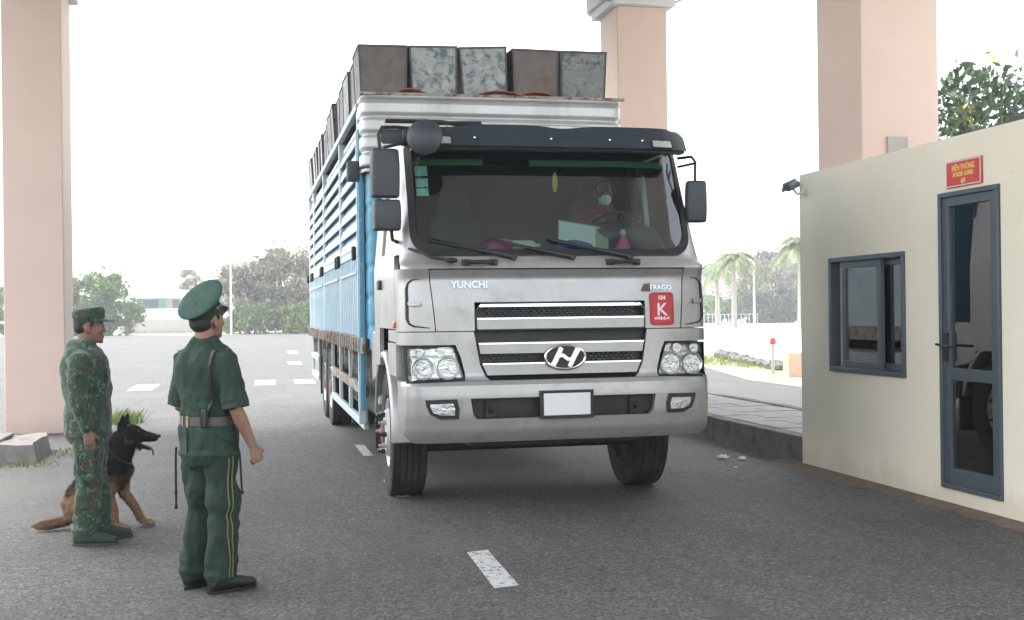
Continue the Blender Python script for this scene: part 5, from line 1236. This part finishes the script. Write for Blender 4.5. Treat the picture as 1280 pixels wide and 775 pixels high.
b = MB(); b.tube([(.066 * cos(a), -.022 + .066 * sin(a), 1.35 + .012 * sin(-a)) for a in [2 * pi * i / 24 for i in range(24)]], .018, 8, True); b.build('collar', 'camouflage_cloth', shirt)
b = MB()
b.box(.06, .15, .135, .147, 1.1, 1.2); b.build('chest_pocket', 'camouflage_cloth', shirt, bevel=.006)
b = MB()
for s in 'RL': leg(b, JS['hp' + s], JS['kn' + s], JS['an' + s], (.108, .104, .088, .083, .068))
b.loft([(0, 0, .75, .17, .13), (0, 0, .83, .18, .135), (0, 0, .93, .165, .128)], 24)
me = remesh(b, .0105, 3); fo2 = fold(7.5, .02, (1.2, 1.2, 1), 4); ruffle(me, lambda c: fo2(c) + .010 * sin(70 * c.z + 8 * c.x) * max(0, 1 - abs(c.z - .17) / .12) * (.6 + mnoise.noise(c * 9)))
tro = link('trousers', me, 'camouflage_cloth', sol, 0); me.shade_smooth()
b = MB(); b.box(.185, .2, -.06, .06, .5, .66); b.build('thigh_pocket', 'camouflage_cloth', tro, bevel=.008)
for s in 'RL': shoe(JS['an' + s], JS['ft' + s], 'boot', 'boot_green', sol, 'sole_dark', .16, .046)
cap = thing('field_cap', None, None); cap.parent = sol
CM = HM @ Matrix.Translation((0, -.008, .035)) @ Matrix.Rotation(radians(3), 4, 'X')
b = MB(); rings(b, [ell(.088, .109, -.014), ell(.092, .112, .02), ell(.094, .114, .05, .05), ell(.09, .108, .072, .09), ell(.07, .085, .082, .1), ell(.03, .035, .086, .1)]); me = b.mesh('crown'); o = link('crown', me, 'camouflage_cloth', cap, 60)
md = o.modifiers.new('sub', 'SUBSURF'); md.levels = md.render_levels = 1
b = MB(); V = []; n = 20
for i in range(n + 1):
    a = radians(15 + 150 * i / n)
    for rr_, zz in ((1.0, .0), (1.0, -.006), (1.62, -.02), (1.62, -.014)):
        k_ = 1 + (rr_ - 1) * sin(a) ** .5; V.append(CM @ Vector((.089 * cos(a) * (1 + (k_ - 1) * .2), .110 * sin(a) * k_, zz)))
b.add(V, [(i * 4 + k_, i * 4 + (k_ + 1) % 4, (i + 1) * 4 + (k_ + 1) % 4, (i + 1) * 4 + k_) for i in range(n) for k_ in range(4)] + [(0, 1, 2, 3), (4 * n + 3, 4 * n + 2, 4 * n + 1, 4 * n)]); b.build('brim', 'camouflage_cloth', cap)

# ---------------------------------------------------------------- driver behind the wheel
z0 = 1.6 - .82
JD = dict(head=(0, .04, 2.335), neck=(0, -.0, 2.19), torso=[(1.64, (0, 0), .17, .13), (1.75, (0, 0), .17, .13), (1.9, (0, -.01), .17, .125), (2.02, (0, -.02), .185, .13), (2.11, (0, -.02), .19, .12), (2.16, (0, -.02), .15, .095), (2.19, (0, -.02), .09, .07)],
          shR=(.19, -.02, 2.11), elR=(.25, .17, 1.93), wrR=(.2, .40, 2.06), hdR=(-.35, .7, .25), pnR=(-.3, .2, -.8), curlR=1.0,
          shL=(-.19, -.02, 2.11), elL=(-.25, .17, 1.93), wrL=(-.2, .40, 2.06), hdL=(.35, .7, .25), pnL=(.3, .2, -.8), curlL=1.0,
          hpR=(.09, .0, 1.70), knR=(.13, .42, 1.72), anR=(.12, .5, 1.36), ftR=(.12, .62, 1.27),
          hpL=(-.09, .0, 1.70), knL=(-.13, .42, 1.72), anL=(-.12, .5, 1.36), ftL=(-.12, .62, 1.27))
drv, HM = make_person('driver in a dark red shirt and white face mask behind the wheel', (TX + .70, TY + 1.31, .24), pi, 1.6, JD, Matrix.Rotation(radians(-4), 4, 'X'))
b = MB(); b.loft([(c[0], c[1], z, a + .02, d + .02) for z, c, a, d in JD['torso']], 24)
for s, q in (('R', 1), ('L', -1)): sleeve(b, JD['sh' + s], JD['el' + s], .9, .075, .07, q)
me = remesh(b, .014, 3); ruffle(me, fold(9, .012, (1, 1, 1), 6)); link('shirt', me, 'shirt_red', drv, 0).data.shade_smooth()
b = MB()
for s in 'RL': leg(b, JD['hp' + s], JD['kn' + s], JD['an' + s], (.1, .095, .08, .075, .07))
link('trousers', remesh(b, .014, 2), 'trouser_dark', drv, 0).data.shade_smooth()
b = MB(); b.ball((0, .06, -.075), (.06, .058, .056), HM, 20); b.ball((0, .1, -.062), (.03, .022, .03), HM, 12); o = link('face_mask', remesh(b, .006, 3), 'mask_white', drv, 0); o.data.shade_smooth()
# ================================================================== DOG (sitting, facing +X)
def dog():
    D = thing('dog', 'seated black and tan shepherd dog with open mouth beside the soldier', 'dog', (-1.0, 9.2, 0), radians(-9))
    b = MB()
    # trunk: deep chest, tucked belly, rump on the ground
    b.loft([(-.36, 0, .13, .13, .12), (-.30, 0, .22, .14, .15), (-.19, 0, .33, .135, .15), (-.07, 0, .42, .125, .155), (.02, 0, .475, .122, .17), (.09, 0, .5, .098, .145)], 20, (0, 1, 0))
    b.loft([(.02, 0, .42, .1, .13), (.085, 0, .43, .09, .11), (.11, 0, .46, .07, .08)], 16, (0, 1, 0))
    # neck and head
    b.loft([(.01, 0, .48, .112, .135), (.055, 0, .56, .102, .122), (.105, 0, .63, .088, .1), (.145, 0, .675, .075, .078)], 16, (0, 1, 0))
    b.ball((.155, 0, .69), (.085, .072, .07), n=18); b.loft([(.19, 0, .69, .062, .058), (.235, 0, .676, .049, .047), (.28, 0, .664, .042, .04), (.33, 0, .657, .036, .034), (.358, 0, .655, .027, .026)], 14, (0, 1, 0))
    # lower jaw, open
    b.loft([(.17, 0, .64, .045, .03), (.23, 0, .60, .032, .018), (.285, 0, .578, .025, .013), (.31, 0, .572, .018, .01)], 12, (0, 1, 0))
    b.ball((.215, .04, .705), (.02, .012, .012), n=10); b.ball((.215, -.04, .705), (.02, .012, .012), n=10)
    for s in (-1, 1):
        b.loft([(.115, s * .045, .725, .034, .016), (.11, s * .056, .775, .028, .012), (.118, s * .062, .815, .013, .007), (.122, s * .064, .832, .005, .004)], 10, (1, 0, 0))
        # fore leg
        px = .185 if s > 0 else .045; sx = .03 if s > 0 else 0
        b.loft([(.04, s * .075, .44, .085, .055), (.03 + sx, s * .09, .33, .062, .05), (.0 + px * .45, s * .092, .24, .04, .037), (.02 + px * .75, s * .092, .14, .031, .028), (.02 + px * .95, s * .092, .055, .028, .027)], 14, (1, 0, 0))
        c = .045 + px
        b.loft([(c - .03, s * .092, .035, .03, .026), (c + .015, s * .092, .027, .037, .023), (c + .05, s * .092, .02, .033, .017)], 12, (0, 1, 0))
        for q in (-.024, -.008, .008, .024): b.ball((c + .058 - abs(q) * .4, s * .092 + q, .018), (.02, .0095, .015), n=10)
        # hind leg folded: thigh forward, shank back, long foot on the ground
        b.loft([(-.31, s * .1, .2, .1, .055), (-.22, s * .135, .235, .095, .05), (-.13, s * .15, .225, .06, .042), (-.1, s * .15, .2, .045, .036)], 14, (0, 0, 1))
        b.loft([(-.11, s * .15, .2, .045, .035), (-.19, s * .15, .12, .035, .03), (-.27, s * .145, .05, .027, .025)], 12, (0, 1, 0))
        b.loft([(-.28, s * .145, .035, .025, .024), (-.17, s * .15, .028, .027, .021), (-.07, s * .155, .026, .033, .021), (-.03, s * .155, .02, .03, .016)], 12, (0, 1, 0))
        for q in (-.02, 0, .02): b.ball((-.012, s * .155 + q, .017), (.018, .009, .014), n=10)
    # tail along the ground
    b.loft([(-.38, 0, .11, .04, .04), (-.45, -.02, .06, .042, .035), (-.54, -.05, .042, .045, .035), (-.60, -.07, .036, .038, .03), (-.655, -.08, .03, .018, .016)], 12, (0, 1, 0))
    b.v = [(x * .66 if x < 0 and z > -1 and x > -.42 else x + .143 if x <= -.42 else x, y, z) for x, y, z in b.v]
    b.v = [(.19 + (x - .19) * .88 if x > .19 and z > .5 else x, y, z) for x, y, z in b.v]
    me = remesh(b, .008, 2)
    n1 = lambda c, s: mnoise.noise(c * s)
    ruffle(me, lambda c: .004 * n1(Vector((c.x * 40, c.y * 40, c.z * 22)), 1))
    BLK, TAN, DTN, CRM = (.009, .0085, .0085), (.2, .115, .062), (.07, .042, .026), (.27, .18, .11)
    def colour(c):
        n = n1(c, 9) * .05 + n1(c, 25) * .02; x, y, z = c; ay = abs(y)
        if z > .53 or x > .2 and z > .5:                       # head and neck: black, tan cheek
            if x > .13 and ay > .045 and .62 < z < .67 + n: return DTN
            if x < .08 and z < .58 + n and ay > .06: return DTN
            return BLK
        if x < -.28: return TAN
        if z < .27 + n and x > -.05: return CRM if z < .035 else TAN       # fore legs
        if x > -.02 and z < .47 + n and ay > .055: return TAN if z < .34 + n else DTN if z < .41 else BLK
        if x > .07: return DTN if ay < .06 and z < .45 else BLK
        if z < .25 + n * 1.5 and x < -.04: return TAN
        if z < .34 + n * 1.5 and ay > .1: return DTN
        return BLK
    me.color_attributes.new('coat', 'FLOAT_COLOR', 'POINT'); at_ = me.color_attributes['coat'].data; C = [colour(v.co) for v in me.vertices]
    for i, c in enumerate(C): at_[i].color = (*c, 1)
    mat_attr('dog_coat', 'coat'); body = link('body', me, 'dog_coat', D, 0); me.shade_smooth()
    # fur tufts laid back along the body
    rg = random.Random(9); fb = MB(); FC = []; vs_ = me.vertices; ncount = len(vs_)
    for _ in range(26000):
        i = rg.randrange(ncount); v = vs_[i]; p, nr = v.co, v.normal
        if p.z < .03 or p.x > .24 and p.z > .5: continue
        lng = .016 if p.x > .1 and p.z > .6 else .02 if p.z < .3 and p.x > -.06 else .042
        if p.x < -.28: lng = .045
        g = Vector((-.55, rg.uniform(-.25, .25), -.85 if p.z > .3 else -.5)) if p.x > -.26 else Vector((-1, 0, .1))
        g = g - nr * g.dot(nr) * .85; d = (g.normalized() * .9 + nr * .33).normalized() * lng * rg.uniform(.6, 1.2); w = d.cross(nr).normalized() * .003; q = p - nr * .002
        fb.add([q - w, q + w, q + d], [(0, 1, 2)]); k = rg.uniform(.7, 1.35); FC += [tuple(a * k for a in C[i])] * 3
    fm = fb.mesh('fur'); fm.color_attributes.new('coat', 'FLOAT_COLOR', 'POINT'); fa = fm.color_attributes['coat'].data
    for i, c in enumerate(FC): fa[i].color = (*c, 1)
    o = link('fur', fm, 'dog_coat', D, 0); o['kind'] = 'stuff'
    mat('nose_black', (.008, .008, .008), .3); mat('tongue', (.22, .09, .08), .4, var=.1)
    b = MB(); b.ball((.356, 0, .668), (.016, .019, .015), n=12); b.build('nose', 'nose_black', D)
    for s in (-1, 1): b = MB(); b.ball((.225, s * .045, .708), (.009, .007, .008), n=10); b.build('eye', 'eye_dark', D)
    b = MB(); b.loft([(.20, 0, .625, .02, .008), (.26, 0, .6, .024, .007), (.295, 0, .585, .024, .007), (.312, .0, .56, .022, .006), (.316, 0, .53, .016, .005)], 10, (0, 1, 0)); b.build('tongue', 'tongue', D)
    A = Matrix.Translation((.045, 0, .545)) @ Matrix.Rotation(radians(38), 4, 'Y')
    b = MB(); b.tube([A @ Vector((.137 * cos(2 * pi * i / 28), .118 * sin(2 * pi * i / 28), 0)) for i in range(28)], .013, 8, True); b.build('collar', 'leather_black', D)
    b = MB(); b.ball(A @ Vector((.145, 0, -.02)), (.02, .016, .024), n=10); b.build('collar_tag', 'leather_brown', D)
dog()
# ================================================================== VEGETATION AND FAR THINGS
mat('bark', (.19, .16, .13), .95, var=.25, vs_=8, bump=.6, bs=25)
mat('palm_bark', (.33, .30, .26), .95, var=.2, vs_=6, bump=.5, bs=20, stretch=(1, 1, 3))
mat_leaf('leaf_green', [(0, (.05, .1, .02)), (.5, (.09, .16, .035)), (1, (.15, .22, .06))])
mat_leaf('leaf_dry', [(0, (.16, .155, .11)), (.3, (.27, .22, .19)), (.6, (.34, .265, .235)), (.62, (.11, .15, .055)), (1, (.15, .19, .08))])
mat_leaf('leaf_lush', [(0, (.07, .12, .02)), (.6, (.13, .2, .04)), (1, (.2, .26, .06))])
mat_leaf('leaf_dark', [(0, (.018, .035, .014)), (.6, (.035, .06, .025)), (1, (.06, .09, .035))])
mat_leaf('leaf_near', [(0, (.02, .045, .018)), (.6, (.04, .075, .03)), (1, (.075, .12, .04))], .35, .2)
mat_leaf('flower_yellow', [(0, (.42, .36, .03)), (1, (.55, .5, .08))], .6)
mat_leaf('palm_leaf', [(0, (.055, .11, .025)), (.6, (.09, .15, .04)), (.85, (.2, .19, .06)), (1, (.28, .22, .09))])
mat_leaf('grass_blade', [(0, (.13, .2, .04)), (1, (.25, .3, .09))])
def leaves(b, rg, c, r, n, size, flat=.5):
    """n leaf faces in an ellipsoid clump, denser to the outside"""
    for _ in range(n):
        while True:
            p = Vector((rg.uniform(-1, 1), rg.uniform(-1, 1), rg.uniform(-1, 1)))
            if .12 < p.length <= 1: break
        p = p * (p.length ** -.45) if p.length < .9 else p
        q = Vector((c[0] + p.x * r[0], c[1] + p.y * r[1], c[2] + p.z * r[2]))
        s = size * rg.uniform(.7, 1.7); a = Vector((rg.gauss(0, 1), rg.gauss(0, 1), rg.gauss(0, .6))).normalized(); t = a.orthogonal().normalized()
        t = (t * cos(rg.uniform(0, 6)) + a.cross(t) * sin(rg.uniform(0, 6))).normalized(); w = a.cross(t)
        b.add([q - t * s, q + w * s * .42, q + t * s, q - w * s * .42], [(0, 1, 2, 3)])
def tree(name, label, loc, h, rx, seed, leaf, nclump=26, nleaf=90, size=.16, trunk=.12, low=.25, group=None, ry=None, flowers=0, dense=1.0):
    rg = random.Random(seed); t = thing(name, label, 'tree', loc, group=group); ry = ry or rx
    C = []
    nclump = int(nclump * 1.4); nleaf = int(nleaf * 1.15)
    for i in range(nclump):
        a = rg.uniform(0, 2 * pi); u = sqrt(rg.uniform(0, 1)); z = low + (1 - low) * rg.uniform(.08, .95)
        k = sqrt(max(.06, 1 - ((z - (.45 + low * .3)) / .62) ** 2)); C.append(Vector((cos(a) * u * rx * k, sin(a) * u * ry * k, z * h)))
    b = MB(); top = Vector((rg.uniform(-.1, .1) * rx, 0, h * .62)); b.tube([(0, 0, -.05), (rg.uniform(-.05, .05) * h, 0, h * .2), top * .75, top], [trunk, trunk * .8, trunk * .6, trunk * .25], 8)
    for c in C:
        s = Vector((0, 0, h * rg.uniform(.12, .45))); m_ = s.lerp(c, .5) + Vector((rg.uniform(-.1, .1), rg.uniform(-.1, .1), -.04 * h)); b.tube([s, m_, c], [trunk * .4, trunk * .25, trunk * .08], 5)
    for _ in range(nclump * 3):
        c = rg.choice(C); d = Vector((c.x / max(rx, .1) + rg.gauss(0, .5), c.y / max(ry, .1) + rg.gauss(0, .5), rg.uniform(.1, 1.2))).normalized() * rg.uniform(.25, .5) * rx; b.tube([c, c + d * .6 + Vector((0, 0, .03)), c + d], [trunk * .1, trunk * .07, trunk * .03], 4)
    b.build('trunk', 'bark', t)
    b = MB()
    for _ in range(int(nclump * nleaf * .12)):
        c = rg.choice(C); leaves(b, rg, c, (.55 * rx, .55 * ry, .45 * rx), 1, size)
    for c in C: q = rg.uniform(.16, .36) * rx; leaves(b, rg, c, (q, q, q * .75), int(nleaf * rg.uniform(.6, 1.3) * dense), size)
    b.build('crown', leaf, t, smooth=0, fix=False)
    if flowers:
        b = MB()
        for _ in range(flowers):
            c = rg.choice(C) + Vector((rg.uniform(-.3, .3), rg.uniform(-.5, -.2), rg.uniform(-.3, .3)))
            leaves(b, rg, c, (.1, .1, .09), 14, .055)
        b.build('blossom', 'flower_yellow', t, smooth=0, fix=False)
    return t
def at(px, py, Y):
    """world point on the plane y = Y seen at a pixel of the photograph"""
    d = _fw + CR * ((px - 640) / FPX) - CU * ((py - 387.5) / FPX); return Vector((0, 0, CAMH)) + d * (Y / d.y)
def tr(px, Y, *a, **k):
    p = at(px, 400, Y); return (p.x, p.y, 0)
# left edge of the yard
tree('tree', 'bushy green tree with thin twigs beside the left pillar', tr(122, 96, 0), 4.7, 2.5, 1, 'leaf_green', 34, 130, .17, low=.0)
tree('tree', 'small pale bush at the foot of the bushy green tree', tr(158, 95, 0), 2.6, 1.3, 21, 'leaf_green', 16, 70, .13, low=.0)
tree('tree', 'green shrub left of the pale pink pillar', tr(-14, 96, 0), 4.0, 2.5, 2, 'leaf_lush', 26, 100, .17, low=.0)
tree('tree', 'dry greyish tree with sparse rounded top beside the lamp post', tr(312, 97, 0), 5.5, 2.7, 3, 'leaf_dry', 36, 120, .17, low=.02)
tree('tree', 'tall dry pinkish tree spreading behind the truck body', tr(362, 98, 0), 6.6, 3.4, 4, 'leaf_dry', 46, 130, .18, low=.02)
tree('tree', 'dry pinkish tree half hidden by the truck body', tr(412, 99, 0), 6.6, 3.3, 14, 'leaf_dry', 42, 120, .18, low=.02)
tree('tree', 'low lush green banana-like shrub under the dry trees', tr(372, 93, 0), 2.3, 1.6, 5, 'leaf_lush', 18, 80, .2, low=.0)
tree('tree', 'dark green low shrub under the dry rounded tree', tr(318, 94, 0), 2.0, 2.0, 6, 'leaf_green', 18, 80, .15, low=.0)
tree('tree', 'small distant dry tree seen over the white building', tr(240, 130, 0), 6.2, 1.4, 7, 'leaf_dry', 16, 80, .17, low=.45)
# white building far left
mat('far_white', (.5, .51, .51), .8, var=.04); mat('far_glass', (.1, .16, .18), .2, var=.1); mat('far_green', (.08, .5, .28), .6); mat('far_wall', (.4, .37, .32), .9, var=.1)
p = at(205, 400, 118); bd = thing('office_building', 'low white building with dark windows and green panels', 'building', (p.x, p.y, 0))
b = MB(); b.box(-3.6, 5.4, 0, 6, 0, 2.1); b.box(-3.6, 5.4, .9, 6, 2.1, 3.1); b.box(-3.6, -2.4, 0, .9, 2.1, 3.1); b.build('wall', 'far_white', bd)
b = MB(); b.box(-4.0, 5.8, -.6, 6.4, 3.1, 3.5); b.box(-3.8, 5.6, -.4, 6.2, 3.501, 3.9); b.build('roof', 'far_white', bd)
for x0, x1 in ((-2.0, -.55), (.75, 1.4), (2.0, 3.1), (3.6, 4.8)):
    b = MB(); b.box(x0, x1, .86, .92, 2.15, 3.0); b.build('window', 'far_glass', bd)
for x0, x1 in ((-.5, -.3), (-.15, .1), (-2.3, -2.1)): b = MB(); b.box(x0, x1, .82, .9, 2.05, 3.05); b.build('green_panel', 'far_green', bd)
b = MB(); b.box(-3.6, 5.4, -.2, 0, 2.0, 2.15); b.build('balcony_slab', 'far_white', bd)
p = at(150, 400, 104); b = MB(); b.box(0, 9.5, 0, .2, 0, 1.15); o = b.build('boundary_wall', 'far_wall', None, loc=(p.x, p.y, 0)); tag(o, 'low pale boundary wall in front of the white building', 'wall')
def pole(name, label, px, Y, h, m='bracket_white', r=.07):
    p = at(px, 400, Y); t = thing(name, label, 'lamp post', (p.x, p.y, 0)); b = MB(); b.tube([(0, 0, -.02), (0, 0, h * .6), (0, 0, h)], [r * 1.2, r, r * .7], 10); b.build('mast', m, t)
    b = MB(); b.box(-.12, .12, -.45, .05, h, h + .09); b.build('lamp_head', m, t, bevel=.02); return t
pole('lamp_post', 'thin white lamp post in front of the dry grey tree', 289, 91, 5.9)
# right side: palms, dark trees, lamp post
def palm(label, px, Y, h, seed, nfr=15, L=2.6, lean=0):
    rg = random.Random(seed); p = at(px, 400, Y); t = thing('palm_tree', label, 'palm', (p.x, p.y, 0), group='palms beyond the plaza')
    b = MB(); b.tube([(0, 0, -.05), (0, 0, .3), (lean * .3, 0, h * .5), (lean, 0, h)], [.36, .24, .19, .15], 10); b.build('trunk', 'palm_bark', t)
    for k in range(nfr):
        az = 2 * pi * k / nfr + rg.uniform(-.2, .2); el = rg.uniform(.1, 1.25); l = L * rg.uniform(.8, 1.1); b = MB(); P = []
        for i in range(9):
            u = i / 8; out = l * (u * cos(el) * .8 + .28 * u * u * .6); z = h + l * (u * sin(el) * .75 - u * u * (.55 + .55 * (1.25 - el)))
            P.append(Vector((lean + cos(az) * out, sin(az) * out, z)))
        b.tube(P, [.03 - .003 * i for i in range(9)], 4)
        for i in range(1, 9):
            for q in range(3):
                c = P[i - 1].lerp(P[i], (q + .5) / 3); t_ = (P[i] - P[i - 1]).normalized(); sd_ = t_.cross(Vector((0, 0, 1))); sd_ = sd_.normalized() if sd_.length > .05 else Vector((1, 0, 0))
                for s in (-1, 1):
                    ln = .62 * (1 - .45 * abs(i / 8 - .45)) * rg.uniform(.8, 1.1); e = c + sd_ * s * ln * .75 + t_ * ln * .45 - Vector((0, 0, ln * .35)); w = t_ * .07
                    b.add([c - w, c + w, e + w * .3, e - w * .3], [(0, 1, 2, 3)])
        b.build('frond', 'palm_leaf', t, smooth=0, fix=False)
    return t
palm('feathery palm with a pale trunk standing alone on the plaza edge', 918, 86, 5.3, 1, 28, 2.9)
palm('yellowing palm behind the lone feathery palm', 897, 98, 4.8, 2, 26, 3.0)
palm('tall palm with yellow fruit partly hidden by the booth', 1001, 80, 6.0, 3, 28, 3.2)
tree('tree', 'dry pinkish tree behind the palms, left of the plaza lamp post', tr(952, 112, 0), 6.2, 2.6, 31, 'leaf_dry', 34, 110, .18, low=.05)
tree('tree', 'dry pinkish tree behind the palms, right of the plaza lamp post', tr(982, 114, 0), 6.0, 3.0, 32, 'leaf_dry', 34, 110, .18, low=.05)
tree('tree', 'dark low tree under the dry trees beside the plaza lamp post', tr(945, 110, 0), 3.0, 2.4, 33, 'leaf_dark', 26, 110, .17, low=.0)
tree('tree', 'dark low tree under the dry trees close to the booth', tr(985, 111, 0), 3.0, 2.6, 34, 'leaf_dark', 26, 110, .17, low=.0)
tree('tree', 'deep green tree top behind the dry pinkish trees', tr(970, 125, 0), 7.6, 2.4, 35, 'leaf_dark', 24, 100, .18, low=.5)
tree('tree', 'green shrub behind the palm trunks', tr(900, 112, 0), 2.6, 2.2, 36, 'leaf_green', 20, 90, .17, low=.0)
pole('lamp_post', 'white lamp post between the palms and the dark trees', 943, 104, 6.4, r=.09)
p = at(880, 400, 108); fn_ = thing('railing', 'thin white railing behind the palm trunks', 'railing', (p.x, p.y, 0))
for i in range(14): b = MB(); b.box(i * .42, i * .42 + .025, 0, .03, 0, .9); b.build('bar', 'bracket_white', fn_)
b = MB(); b.box(-.1, 5.6, -.01, .04, .901, .93); b.build('rail', 'bracket_white', fn_)
# tree behind the booth, leaves seen one by one
p = at(1242, 150, 21); tree('flowering_tree', 'dark green tree with yellow flowers rising behind the booth', (p.x, p.y, 0), 6.2, 1.35, 41, 'leaf_near', 36, 60, .085, trunk=.09, low=.45, flowers=12)
# grass tufts
def tuft(label, x, y, rx, ry, n, h, seed):
    rg = random.Random(seed); b = MB()
    for _ in range(n):
        a, u = rg.uniform(0, 2 * pi), sqrt(rg.random()); q = Vector((x + cos(a) * u * rx, y + sin(a) * u * ry, 0)); l = h * rg.uniform(.5, 1.2); d = Vector((rg.gauss(0, .35), rg.gauss(0, .35), 1)) * l; w = Vector((rg.uniform(-1, 1), rg.uniform(-1, 1), 0)).normalized() * .006
        b.add([q - w, q + w, q + d * .6 + w * .6, q + d + Vector((d.x, d.y, 0)) * .4, q + d * .6 - w * .6], [(0, 1, 2, 3, 4)])
    o = b.build('grass', 'grass_blade', smooth=0, fix=False); tag(o, label, 'grass', kind='stuff')
tuft('tuft of bright green grass on the asphalt behind the dog', -1.85, 18.1, .35, .4, 420, .2, 1)
tuft('sparse low weeds at the foot of the concrete block', -2.25, 13.2, .32, .12, 60, .07, 2)
tuft('sparse low weeds beside the end of the concrete block', -2.0, 14.3, .2, .5, 70, .06, 3)
tuft('grass growing on the verge by the stone edging', 13.2, 31.5, 1.0, 6, 2500, .14, 4)
tuft('grass along the far edge of the yard', -20, 95, 40, 1.3, 3500, .45, 5)
# litter on the road
mat('litter_white', (.7, .7, .7), .7)
for x, y, r, s in ((4.75, 11.6, .07, 4), (4.9, 11.45, .05, 5), (4.6, 10.9, .025, 7)):
    rg = random.Random(s); b = MB(); b.ball((0, 0, r * .3), (r, r * .6, r * .3), n=8); b.v = [(a + rg.uniform(-.2, .2) * r, c + rg.uniform(-.2, .2) * r, max(.004, d + rg.uniform(-.2, .2) * r)) for a, c, d in b.v]
    o = b.build('litter', 'litter_white', None, smooth=0, loc=(x, y, 0)); tag(o, 'crumpled scrap of white litter on the asphalt', 'litter', 'litter on the road')
# air
b = MB(); b.box(-420, 420, -8, 260, -1.2, 40); hz = b.build('haze', None, smooth=0); hz['kind'] = 'stuff'
hm = bpy.data.materials.new('haze'); hm.use_nodes = True; MATS['haze'] = hm; hn = hm.node_tree; hn.nodes.remove(hn.nodes['Principled BSDF'])
pv = hn.nodes.new('ShaderNodeVolumePrincipled'); pv.inputs['Color'].default_value = (.93, .96, 1, 1); pv.inputs['Density'].default_value = .0013; pv.inputs['Anisotropy'].default_value = .3
hn.links.new(pv.outputs[0], hn.nodes['Material Output'].inputs['Volume']); hz.data.materials.append(hm)
